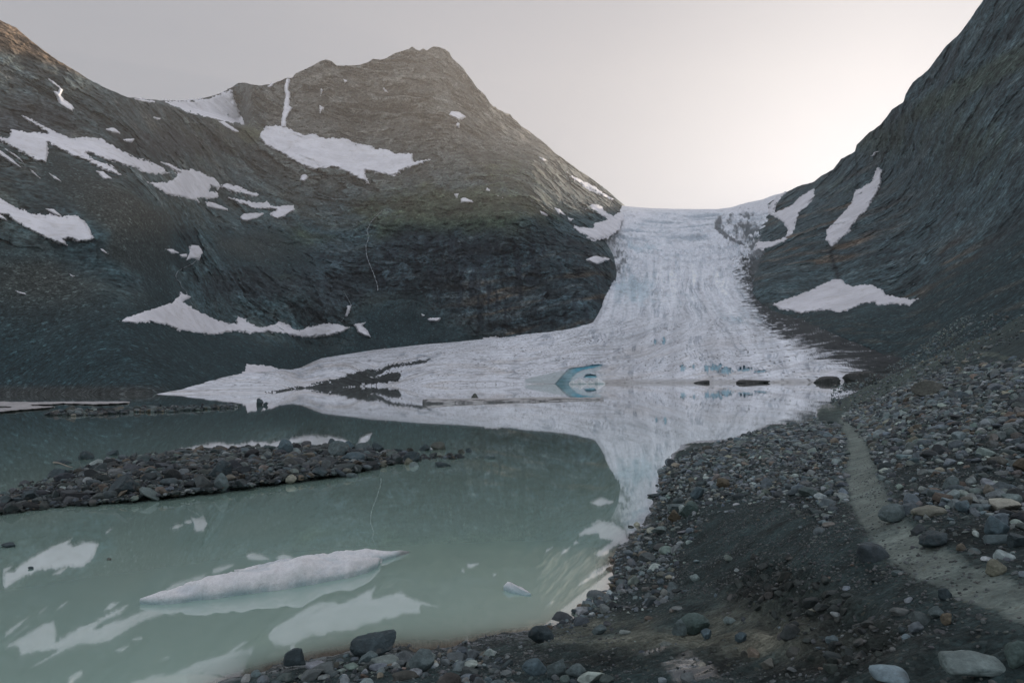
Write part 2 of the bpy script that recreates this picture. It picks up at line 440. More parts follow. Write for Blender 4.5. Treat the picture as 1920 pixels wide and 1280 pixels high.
def mt_colour(x, y, P, hi):
    X, Y, Z = P[..., 0], P[..., 1], P[..., 2]
    n = fbm(xyz(X / 120, Y / 120, Z / 120), 5, .6)
    n2 = fbm(xyz(X / 30, Y / 60, Z / 40) + 40, 4, .6)
    c = np.zeros(x.shape + (3,)); c[:] = (.050, .068, .072)
    c = lerp(c, np.array([.092, .100, .098]), sst(0, .5, n2))
    c = lerp(c, np.array([.095, .088, .072]), .6 * sst(.0, .45, n) )
    # upper peak: brown grey rock
    c = lerp(c, np.array([.115, .108, .092]), .6 * sst(430, 250, y) * sst(420, 560, x))
    # grass
    g = np.maximum.reduce([blob(x, y, 860, 395, 190, 55), .9 * blob(x, y, 780, 430, 120, 50), .8 * blob(x, y, 470, 250, 50, 22), .5 * blob(x, y, 560, 450, 90, 40), .7 * blob(x, y, 700, 390, 60, 30), .55 * blob(x, y, 950, 330, 120, 60), .5 * blob(x, y, 380, 260, 120, 60), .5 * blob(x, y, 470, 520, 120, 14)])
    gn = fbm(xyz(X / 45, Y / 80, Z / 60) + 80, 5, .65)
    c = lerp(c, np.array([.062, .068, .036]), .75 * np.clip(sst(.25, .75, g + .55 * gn), 0, 1))
    # cliff below the shoulder: strata, rust bands, dark seeps
    cl = sst(-15, 25, sdist(x, y, [(560, 460), (690, 455), (760, 420), (960, 440), (1080, 425), (1150, 480), (1146, 570), (1120, 615), (960, 645), (860, 610), (790, 560), (700, 560), (640, 580), (560, 540)]))
    wob = fbm(xyz(X / 90, Y / 90, Z / 90) + 12, 3) * 16
    sx = Z - .16 * X + wob
    s1 = fbm(xyz(X / 260, Y / 260, sx / 13) + 2, 4, .65)
    s2 = fbm(xyz(X / 320, Y / 320, sx / 26) + 22, 3, .6)
    cc = np.zeros_like(c); cc[:] = (.040, .052, .058)
    cc = lerp(cc, np.array([.098, .100, .102]), sst(.08, .42, s1))
    rust = sst(-.05, .35, s2) * sst(420, 560, y) * sst(780, 950, x)
    cc = lerp(cc, np.array([.125, .075, .048]), .9 * rust)
    seep = fbm(xyz(X / 11, Y / 60, Z / 170) + 60, 4, .6)
    cc = lerp(cc, np.array([.020, .024, .030]), .85 * sst(.02, .34, seep + .25 * blob(x, y, 850, 480, 120, 90)))
    c = lerp(c, cc, cl)
    crest_sun = sst(-6, 14, np.interp(x, [0, 60, 110, 160], [96, 112, 128, 146]) - y) * sst(190, 150, x)
    c = lerp(c, np.array([.170, .110, .066]), .75 * crest_sun)  # orange sunlight on the left crest put into the rock colour
    # low dark buttresses
    db = np.maximum.reduce([.9 * blob(x, y, 470, 530, 130, 40), .8 * blob(x, y, 620, 560, 60, 60), .6 * blob(x, y, 270, 530, 60, 30), .8 * blob(x, y, 330, 270, 160, 40), .8 * blob(x, y, 60, 220, 120, 50), .6 * blob(x, y, 90, 390, 110, 35)])
    dn = fbm(xyz(X / 40, Y / 60, Z / 60) + 99, 4, .6)
    c = lerp(c, np.array([.034, .038, .042]), .85 * sst(.25, .8, db + .5 * dn))
    # scree
    s = scree_mt(x, y)
    sc_ = np.zeros_like(c); sc_[:] = (.019, .032, .035)
    sc_ = lerp(sc_, np.array([.060, .052, .044]), .8 * np.clip(blob(x, y, 60, 520, 170, 70) + blob(x, y, 240, 400, 140, 90) + blob(x, y, 470, 460, 100, 40), 0, 1))
    sn = fbm(xyz(X / 50, Y / 50, Z / 50) + 150, 5, .65)
    sc_ = sc_ * (1 + .55 * sn)[..., None]
    c = lerp(c, sc_, s * .92)
    c = c * lerp(np.array([1., 1., 1.]), np.array([.80, 1.0, 1.04]), sst(230, 420, y))
    # silt rim at the lake shore
    c = lerp(c, np.array([.040, .042, .040]), .8 * sst(716, 732, y) * sst(360, 250, x))
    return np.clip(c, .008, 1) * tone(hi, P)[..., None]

def back_rows(P, n=5, run=110, drop=.75):
    top = P[0]
    out = []
    d = top[:, :2] / np.linalg.norm(top[:, :2], axis=1)[:, None]
    for k in range(n, 0, -1):
        q = top.copy(); r = run * k * k / n
        q[:, :2] += d * r; q[:, 2] = np.maximum(q[:, 2] - drop * r, -1.0)
        out.append(q)
    return np.concatenate([np.array(out), P], 0)

def landform(name, base, skyl, poly, xr, ybot, step, amp_fn, colour_fn, scree_fn, hiamp=1.0, jag=2.2, push=.004, margin=12, dip=.18, sc=1.0):
    xs = np.arange(xr[0], xr[1], step)
    yb = ybot
    nrow = int((yb - min(skyl(xs))) / step)
    v = np.linspace(0, 1, nrow)[:, None]
    jn = fbm(xyz(xs / 14, 0 * xs, 0 * xs + .5), 4, .65) * jag
    yt = skyl(xs) + jn
    X = np.broadcast_to(xs, (nrow, len(xs))).copy()
    Y = yt[None] + (yb - yt[None]) * v
    D0, Dl, Dh, P0 = far_relief_D(base, X, Y, 1.0, hiamp, sc, dip(X) if callable(dip) else dip)
    a = amp_fn(X, Y)
    D = Dl + (Dh - Dl) * a
    sd = sdist(X, Y, poly)
    D = D * (1 + push * np.clip(-sd, 0, 40))
    keep = sd > -margin
    P = pt(X, Y, D)
    colr = colour_fn(X, Y, P0, (Dh - Dl) / D0 * np.clip(a * 1.3 - .3, 0, 1))
    scr = scree_fn(X, Y)
    nb = 5
    P = back_rows(P, nb, 60, 1.0)
    keep = np.r_[np.repeat(keep[:1], nb, 0), keep]
    colr = np.r_[np.repeat(colr[:1], nb, 0), colr]; scr = np.r_[np.repeat(scr[:1], nb, 0), scr]
    h, w = keep.shape
    fc = grid_faces(h, w, keep)
    V, fc, (cc, ss) = compact(P.reshape(-1, 3), fc, [colr.reshape(-1, 3), scr.ravel()])
    return kind(mesh(name, V, fc, M_ROCK, cc, {'scree': ss}), 'structure')

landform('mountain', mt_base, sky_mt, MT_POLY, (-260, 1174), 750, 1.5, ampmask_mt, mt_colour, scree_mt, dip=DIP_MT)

# ---- right mountain
SKY_RT = [(1392, 460), (1400, 440), (1412, 410), (1425, 395), (1445, 378), (1462, 368), (1480, 357), (1490, 352), (1510, 345), (1527, 340), (1540, 330), (1562, 318), (1577, 298), (1590, 291), (1603, 284), (1606, 272), (1630, 248), (1650, 235), (1662, 220), (1672, 205), (1694, 191), (1698, 176), (1712, 154), (1740, 132), (1755, 112), (1775, 85), (1795, 68), (1815, 42), (1830, 20), (1842, 3), (1860, -25), (1920, -100), (2250, -400)]
sky_rt = interp_line(SKY_RT)
RT_POLY = [(1398, 456), (1404, 428), (1412, 408), (1430, 392), (1445, 377), (1470, 362), (1480, 340), (1560, 250), (1800, -100), (2300, -500), (2300, 800), (1660, 760), (1690, 690), (1680, 676), (1640, 655), (1560, 624), (1500, 599), (1450, 585), (1425, 568), (1417, 552), (1420, 530), (1428, 505), (1436, 478), (1440, 468), (1420, 463)]

def scree_rt(x, y):
    s = sst(-25, 25, sdist(x, y, [(1380, 566), (1450, 580), (1560, 590), (1640, 580), (1720, 566), (1760, 520), (1920, 440), (2300, 300), (2300, 850), (1380, 850)]))
    return s

def rt_colour(x, y, P, hi):
    X, Y, Z = P[..., 0], P[..., 1], P[..., 2]
    n = fbm(xyz(X / 90, Y / 90, Z / 90) + 200, 5, .6)
    n2 = fbm(xyz(X / 25, Y / 40, Z / 30) + 240, 4, .6)
    wob = fbm(xyz(X / 70, Y / 90, Z / 70) + 212, 3) * 18
    sx = Z + .30 * X + wob
    s1 = fbm(xyz(X / 200, Y / 200, sx / 15) + 202, 4, .65)
    s2 = fbm(xyz(X / 260, Y / 260, sx / 30) + 222, 3, .6)
    c = np.zeros(x.shape + (3,)); c[:] = (.044, .062, .067)
    c = lerp(c, np.array([.090, .104, .104]), sst(.05, .45, s1) * .8)
    c = lerp(c, np.array([.034, .040, .044]), .8 * sst(.05, .45, n))
    rust = sst(0, .4, s2) * (np.clip(blob(x, y, 1500, 480, 130, 100) + blob(x, y, 1760, 520, 150, 60) + .5 * blob(x, y, 1600, 400, 100, 100), 0, 1))
    c = lerp(c, np.array([.130, .080, .052]), .85 * rust)
    seep = fbm(xyz(X / 14, Y / 80, (Z + .2 * X) / 120) + 260, 4, .6)
    c = lerp(c, np.array([.022, .028, .033]), .7 * sst(.1, .4, seep) * np.clip(blob(x, y, 1700, 440, 160, 90) + .3, 0, 1))
    gn = fbm(xyz(X / 60, Y / 60, Z / 60) + 280, 5, .65)
    line = np.exp(-((y - (190 - .55 * (x - 1760))) / 30) ** 2)
    g = np.maximum.reduce([.9 * line * sst(1600, 1750, x), .7 * blob(x, y, 1650, 260, 90, 60), .6 * blob(x, y, 1820, 260, 130, 120), .5 * blob(x, y, 1560, 350, 70, 30)])
    c = lerp(c, np.array([.048, .056, .036]), .6 * sst(.3, .8, g + .5 * gn))
    # dark cleft under the hanging snow
    cleft = np.interp(y, [458, 470, 500, 525], [1560, 1556, 1566, 1572])
    c = lerp(c, np.array([.015, .018, .02]), .85 * np.exp(-((x - cleft) / 5) ** 2) * sst(452, 466, y) * sst(534, 520, y))
    s = scree_rt(x, y)
    q = np.zeros_like(c); q[:] = (.021, .034, .037)
    q = q * (1 + .5 * fbm(xyz(X / 30, Y / 40, Z / 30) + 300, 5, .65))[..., None]
    q = lerp(q, np.array([.085, .065, .05]), .35 * sst(.0, .4, fbm(xyz(X / 18, Y / 60, Z / 8) + 320, 4)))
    c = lerp(c, q, s) * np.array([.88, 1.0, 1.02])
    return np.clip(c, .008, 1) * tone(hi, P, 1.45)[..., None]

landform('right_mountain', RT, sky_rt, RT_POLY, (1392, 2250), 790, 1.7, lambda x, y: 1 - .82 * scree_rt(x, y), rt_colour, scree_rt, dip=-.35, sc=.75, hiamp=.5)

# ---- glacier
GL_POLY = [(1163, 384), (1180, 387), (1215, 390), (1260, 391.5), (1300, 392), (1345, 392), (1370, 389), (1400, 380), (1430, 374), (1450, 366), (1472, 361), (1490, 362), (1480, 400), (1486, 440), (1470, 455), (1445, 470), (1438, 485), (1430, 505), (1428, 530), (1422, 545), (1424, 565), (1450, 584), (1500, 598), (1560, 622), (1640, 653), (1690, 675), (1700, 690), (1690, 725), (1500, 722), (1300, 723), (1000, 725), (800, 728), (640, 732), (520, 742), (420, 744), (286, 742), (298, 738), (340, 731), (420, 719), (500, 703), (600, 684), (700, 668), (800, 657), (900, 649), (960, 641), (1020, 633), (1080, 621), (1118, 613), (1128, 590), (1135, 560), (1138, 520), (1130, 485), (1105, 455), (1085, 437), (1100, 425), (1140, 410), (1156, 398)]
sky_gl = interp_line([(280, 720), (420, 705), (600, 670), (800, 642), (900, 625), (1118, 392), (1150, 387), (1160, 384.5), (1180, 387), (1215, 390), (1260, 391.5), (1300, 392), (1345, 392), (1370, 389), (1400, 380), (1430, 374), (1450, 366), (1472, 361), (1484, 356), (1720, 640)])
CAVE_OUT = [(1040, 720), (1047, 712), (1054, 704), (1060, 697), (1068, 692), (1080, 688.5), (1093, 686), (1108, 683.5), (1122, 682), (1131, 684), (1118, 687.5), (1104, 691), (1091, 696), (1081, 701), (1073, 709), (1068, 720)]
CAVE_IN = [(1094, 708), (1098, 703.5), (1108, 702.5), (1117, 704), (1120, 708), (1110, 709)]
CAVE_FACE = [(984, 719), (985, 710), (1005, 705), (1030, 699), (1053, 695), (1060, 697), (1056, 705), (1053, 719)]
BLUE_PITS = [(1280, 690, 5, 8), (1325, 692, 5, 8), (1340, 690, 10, 8), (1362, 695, 12, 7), (1424, 696.5, 14, 3), (1395, 692, 14, 4), (1245, 640, 3, 7), (1228, 641, 2, 5), (1350, 685, 4, 6), (1300, 688, 3, 5)]

def gl_frame(x, y):
    yy = [385, 430, 480, 540, 600, 650, 700, 720]
    l = np.interp(y, yy, [1160, 1090, 1135, 1140, 1120, 850, 560, 300])
    r = np.interp(y, yy, [1470, 1405, 1440, 1420, 1500, 1620, 1700, 1720])
    return np.clip((x - l) / (r - l), -.3, 1.3)

def gl_build():
    step = 1.25
    xs = np.arange(286, 1702, step)
    ybw = np.interp(xs, [286, 420, 520, 640, 800, 980, 1200, 1500, 1702], [746, 744, 742, 733, 729, 726, 724, 723, 724])
    yt = sky_gl(xs)
    nrow = 290
    v = np.linspace(0, 1, nrow)[:, None]
    X = np.broadcast_to(xs, (nrow, len(xs))).copy(); Y = yt[None] + (ybw - yt)[None] * v
    sd = sdist(X, Y, GL_POLY)
    D = GL(X, Y)
    D = D * (1 + .005 * np.clip(-sd, 0, 30) * (Y < 700))
    P = pt(X, Y, D)
    wx, wy, wz = P[..., 0], P[..., 1], P[..., 2]
    t = gl_frame(X, Y)
    up = sst(470, 420, Y); fall = np.exp(-((Y - 500) / 60) ** 2); low = sst(560, 640, Y)
    # relief
    z = fbm(xyz(wx / 55, wy / 55, 0), 4) * 3.0
    arcs = fbm(xyz(t * 2.5 + 5, (Y + 22 * (t - .5) ** 2 * 4) / 9, 0), 4, .6, ridged=True)
    lng = fbm(xyz(t * 22, Y / 60, 3), 4, .65, ridged=True)
    wgt_arc = np.clip(up + .55 * sst(520, 470, Y), 0, 1)
    z += arcs * 7.0 * wgt_arc * sst(388, 410, Y)
    z += lng * 1.5 * np.clip(fall + .35 * sst(640, 560, Y) * sst(450, 500, Y), 0, 1)
    scal = fbm(xyz(wx / 9, wy / 16, 8), 4, .6, ridged=True)
    z += scal * .9 * low
    edge_ch = sst(1.02, .9, t) * 0
    chop = fbm(xyz(wx / 14, wy / 14, wz / 14) + 4, 4, .65)
    chaos = np.clip(blob(X, Y, 1150, 480, 45, 60) + blob(X, Y, 1390, 430, 45, 60) + blob(X, Y, 1350, 690, 70, 12) * .5 + .6 * blob(X, Y, 1300, 470, 150, 30), 0, 1)
    z += fbm(xyz(wx / 22, wy / 22, wz / 22) + 14, 4, .62, ridged=True) * 8 * np.clip(fall + up * .6, 0, 1) * sst(392, 410, Y)
    z += chop * 22 * chaos * sst(640, 560, Y) + chop * 5 * blob(X, Y, 1350, 690, 70, 12)
    fr = sst(6, 30, (np.interp(X, xs, ybw) - 6) - Y)
    P[..., 2] += z * (.08 + .92 * fr) * sst(0, 18, Y - np.interp(X, xs, yt) + 3)
    # ice cave and blue pits: recesses in the front
    inn = sst(-1.2, 1.6, sdist(X, Y, CAVE_OUT)); in2 = sst(-1, 1.2, sdist(X, Y, CAVE_IN)); face = sst(-1, 2, sdist(X, Y, CAVE_FACE))
    slab = sst(-1, 1.5, sdist(X, Y, [(1064, 720), (1071, 710), (1079, 703), (1091, 698), (1105, 693), (1117, 689), (1128, 686), (1124, 692), (1111, 697), (1096, 702), (1085, 707), (1077, 713), (1073, 720)]))
    pits = np.zeros_like(X)
    for (px, py, rx, ry) in BLUE_PITS: pits = np.maximum(pits, sst(.45, .8, blob(X, Y, px, py, rx * 1.3, ry * 1.2) * (1 + 1.1 * fbm(xyz(X / 3.2, Y / 7, 1), 3, .6)) + .25 * fbm(xyz(X / 2.5, Y / 3, 5), 3)))
    mound = blob(X, Y, 1100, 704, 26, 10)
    dist = 15 * inn + 9 * in2 + 4 * slab + 9 * pits - 14 * mound * (1 - in2) * (1 - inn)
    dist += 10 * blob(X, Y, 1100, 713, 34, 5) * perlin(xyz(X / 6, Y / 4, 2)) * 1.6
    P += (ray(X, Y) * dist[..., None])
    # colour
    n = fbm(xyz(wx / 60, wy / 60, wz / 60), 5, .6)
    c = np.zeros(X.shape + (3,)); c[:] = (.72, .75, .80)
    c = lerp(c, np.array([.60, .585, .58]), .9 * sst(-.1, .4, n) * sst(600, 700, Y))
    streak = fbm(xyz(t * 34, Y / 75, 7), 4, .65)
    c = lerp(c, np.array([.46, .51, .56]), .55 * sst(.0, .35, streak) * sst(450, 520, Y) * sst(690, 600, Y))
    str2 = fbm(xyz(wx / 70, wy / 8, 11), 4, .65)
    c = lerp(c, np.array([.36, .36, .37]), .75 * sst(.0, .4, str2) * low)
    ca = sst(.25, -.25, arcs) * wgt_arc
    c = lerp(c, np.array([.27, .34, .40]), .75 * ca * sst(392, 404, Y))
    cl = sst(.0, -.5, lng) * np.clip(fall + .3 * low, 0, 1)
    c = lerp(c, np.array([.25, .35, .42]), .55 * cl * (1 - low))
    blue = np.clip(.9 * blob(X, Y, 1180, 540, 50, 40) + .8 * blob(X, Y, 1200, 465, 60, 18) + .5 * blob(X, Y, 1300, 560, 120, 50) + .6 * blob(X, Y, 1400, 600, 60, 25), 0, 1)
    bn = fbm(xyz(t * 20, Y / 16, 15), 5, .7)
    c = lerp(c, np.array([.36, .50, .57]), .6 * sst(.30, .75, blue * .8 + .6 * bn - .1))
    # smooth snow of the upper field
    c = lerp(c, np.array([.78, .79, .83]), .9 * np.clip(sst(402, 392, Y) + sst(-6, 14, sdist(X, Y, [(1080, 428), (1110, 395), (1160, 384), (1230, 400), (1215, 412), (1175, 432), (1130, 452), (1100, 450)])) , 0, 1))
    # dark debris: along the right margin, in the chaotic side ice, along the water
    dn = fbm(xyz(wx / 30, wy / 9, 21), 5, .7); dn2 = fbm(xyz(X / 16, Y / 10, 23), 5, .7)
    marg = sst(-80, 10, -sdist(X, Y, [(200, 200), (1330, 300), (1410, 470), (1422, 545), (1450, 592), (1530, 636), (1640, 684), (1680, 800), (200, 800)]))
    deb = np.clip(marg, 0, 1) * sst(450, 500, Y)
    c = lerp(c, np.array([.030, .036, .037]), .97 * sst(.40, .70, deb + 1.15 * dn - .12))
    side = np.clip(.58 * blob(X, Y, 1395, 430, 55, 50) + .6 * blob(X, Y, 1160, 490, 22, 40) + .75 * blob(X, Y, 1425, 500, 25, 55), 0, 1)
    c = lerp(c, np.array([.085, .10, .105]), .85 * sst(.45, .7, side + 1.1 * dn2))
    band = np.exp(-((X - np.interp(Y, [395, 430, 450, 462], [1352, 1345, 1368, 1400])) / 7) ** 2) * sst(395, 420, Y) * sst(466, 455, Y)
    c = lerp(c, np.array([.09, .10, .105]), .85 * sst(.3, .6, band + .5 * dn2))
    spk = perlin(xyz(wx / 2.6, wy / 7, 31)) + .4 * perlin(xyz(wx / 60, wy / 60, 33))
    c = lerp(c, np.array([.06, .062, .062]), .85 * sst(.50, .60, spk) * low)
    line = np.abs(fbm(xyz(wx / 120 + .25 * fbm(xyz(wx / 60, wy / 60, 1), 2), wy / 26, 41), 3))
    c = lerp(c, np.array([.16, .16, .16]), .7 * sst(.035, .0, line) * low * sst(1250, 1000, X))
    c = lerp(c, np.array([.33, .32, .30]), .6 * sst(706, 716, Y) * sst(1000, 1150, X))
    c = lerp(c, np.array([.13, .135, .13]), .9 * sst(717.5, 719, Y) * sst(980, 1060, X) * sst(-.3, .3, perlin(xyz(X / 25, 0, 3))+.2))
    c = c * np.exp(np.clip(.30 * scal + .22 * fbm(xyz(wx / 4, wy / 9, 61), 4, .7), -.7, .3) * (.35 + .65 * low))[..., None]
    c = c * np.exp(np.clip(.12 * lng + .06, -.2, .1) * np.clip(fall, 0, 1))[..., None]
    fl = np.abs(fbm(xyz(t * 16 + .4 * fbm(xyz(X / 60, Y / 40, 2), 2), Y / 190, 71), 3))
    c = c * (1 - .16 * sst(.05, .0, fl) * sst(440, 480, Y) * sst(715, 690, Y) * sst(.0, .3, fbm(xyz(X / 70, Y / 50, 73), 3) + .25))[..., None]
    crk = np.abs(fbm(xyz(X / 26 + .5 * t * 10, (Y - .35 * np.abs(X - 1290)) / 7, 81), 3, .55))
    c = lerp(c, np.array([.28, .37, .43]), .6 * sst(.05, .0, crk) * np.clip(fall * 1.1 + up + .5 * chaos, 0, 1) * sst(392, 405, Y) * sst(-.1, .25, fbm(xyz(X / 45, Y / 30, 83), 3)))
    th = np.arctan2(X - 1290, np.maximum(Y - 430, 5)); rr = np.hypot(X - 1290, (Y - 430) * 1.6)
    wp = .10 * fbm(xyz(X / 70, Y / 30, 91), 3)
    band = fbm(xyz((th + wp) * 7, rr / 260, 93), 4, .6)
    lines = np.abs(fbm(xyz((th + wp) * 10, rr / 200, 95), 4, .62))
    fm = sst(470, 540, Y) * sst(720, 700, Y)
    c = c * (1 + .42 * np.clip(band, -.5, .3) * fm)[..., None]
    c = lerp(c, c * np.array([.50, .54, .58]), .85 * sst(.075, .0, lines) * fm * sst(-.2, .25, fbm(xyz(X / 55, Y / 22, 97), 3)))
    rid = fbm(xyz(X / 20, Y / 6, 99), 4, .62, ridged=True)
    c = c * np.exp(np.clip(.55 * rid, -.45, .12) * (1 - low) * sst(388, 402, Y))[..., None]
    # blue ice
    c = lerp(c, np.array([.40, .47, .48]), .8 * face)
    c = lerp(c, lerp(np.array([.33, .44, .46]), np.array([.15, .37, .46]), sst(1064, 1085, X) * sst(712, 690, Y) + .5 * sst(-2, 6, sdist(X, Y, CAVE_OUT))), inn * .95)
    c = lerp(c, np.array([.09, .20, .23]), .85 * inn * sst(698, 714, Y) * sst(1074, 1052, X))  # shadow in the lower left of the cave put into the ice colour
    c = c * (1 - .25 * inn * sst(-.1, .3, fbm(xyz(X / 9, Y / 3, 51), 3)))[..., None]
    c = lerp(c, np.array([.46, .56, .59]), slab * (1 - inn))
    c = lerp(c, np.array([.14, .40, .49]), in2 * .9)
    c = lerp(c, np.array([.46, .56, .60]), .7 * mound * (1 - inn) * (1 - in2))
    c = lerp(c, np.array([.20, .42, .52]), .75 * pits)
    keep = sd > np.interp(X, [300, 340, 420], [-.5, -1.5, -12])
    P = back_rows(P, 4, 80, .25)
    keep = np.r_[np.repeat(keep[:1] & (xs > 1150)[None] & (xs < 1484)[None], 4, 0), keep]
    c = np.r_[np.repeat(c[:1], 4, 0), c]
    fc = grid_faces(*keep.shape, keep)
    cave = np.r_[np.zeros((4, len(xs)), bool), (np.maximum(np.maximum(inn, in2), slab) > .5)].ravel()
    isc = cave[fc].sum(1) >= 2
    def piece(name, f, par=None):
        V, f, (cc,) = compact(P.reshape(-1, 3), f, [np.clip(c, .01, 1).reshape(-1, 3)])
        V[:, 2] = np.maximum(V[:, 2], -1.0)
        return mesh(name, V, f, M_GLAC, cc, parent=par)
    o = piece('glacier', fc[~isc])
    piece('ice_cave', fc[isc], o)
    thing(o, 'pale crevassed glacier spilling from the pass down to the lake', 'glacier')
gl_build()

# ------------------------------------------------------------------ snow patches lying on the mountains
def drape(name, poly, base, mat, lift=.006, step=1.5, ragged=2.0, dip=DIP_MT, sc=1.0, col=None, soft=4.0, rough=None):
    a = np.array(poly, float)
    x0, y0 = a.min(0) - 6; x1, y1 = a.max(0) + 6
    step = min(step, max(.7, min(x1 - x0, y1 - y0) / 16))
    xs = np.arange(x0, x1, step); ys = np.arange(y0, y1, step)
    X, Y = np.meshgrid(xs, ys)
    D0 = base(X, Y); P0 = pt(X, Y, D0)
    lo, hi = relief(P0, 0, 1.0, sc, dip(X) if callable(dip) else dip)
    jit = fbm(xyz(X / 9, Y / 6, 3), 4, .65) * ragged + perlin(xyz(X / 3.2, Y / 2.4, 13)) * ragged * .45
    sd = sdist(X, Y, poly) + jit
    off = lift * (sst(-soft, soft, sd) * 2 - 1)
    rel = lo + .22 * hi - off
    if rough is not None: rel = rel - rough * fbm(xyz(X / 5, Y / 3, 9), 4, .7)
    P = pt(X, Y, D0 * (1 + rel))
    keep = sd > -soft * .8
    fc = grid_faces(*keep.shape, keep)
    if len(fc) == 0: return None
    cols = None
    if col is not None:
        cols = np.broadcast_to(np.array(col), X.shape + (3,)) * (1 + .6 * fbm(xyz(X / 4, Y / 3, 5), 4, .7))[..., None]
        V, fc, (cols,) = compact(P.reshape(-1, 3), fc, [cols.reshape(-1, 3)])
    else:
        V, fc, _ = compact(P.reshape(-1, 3), fc, [])
    V[:, 2] = np.maximum(V[:, 2], -1.0)
    return mesh(name, V, fc, mat, cols)

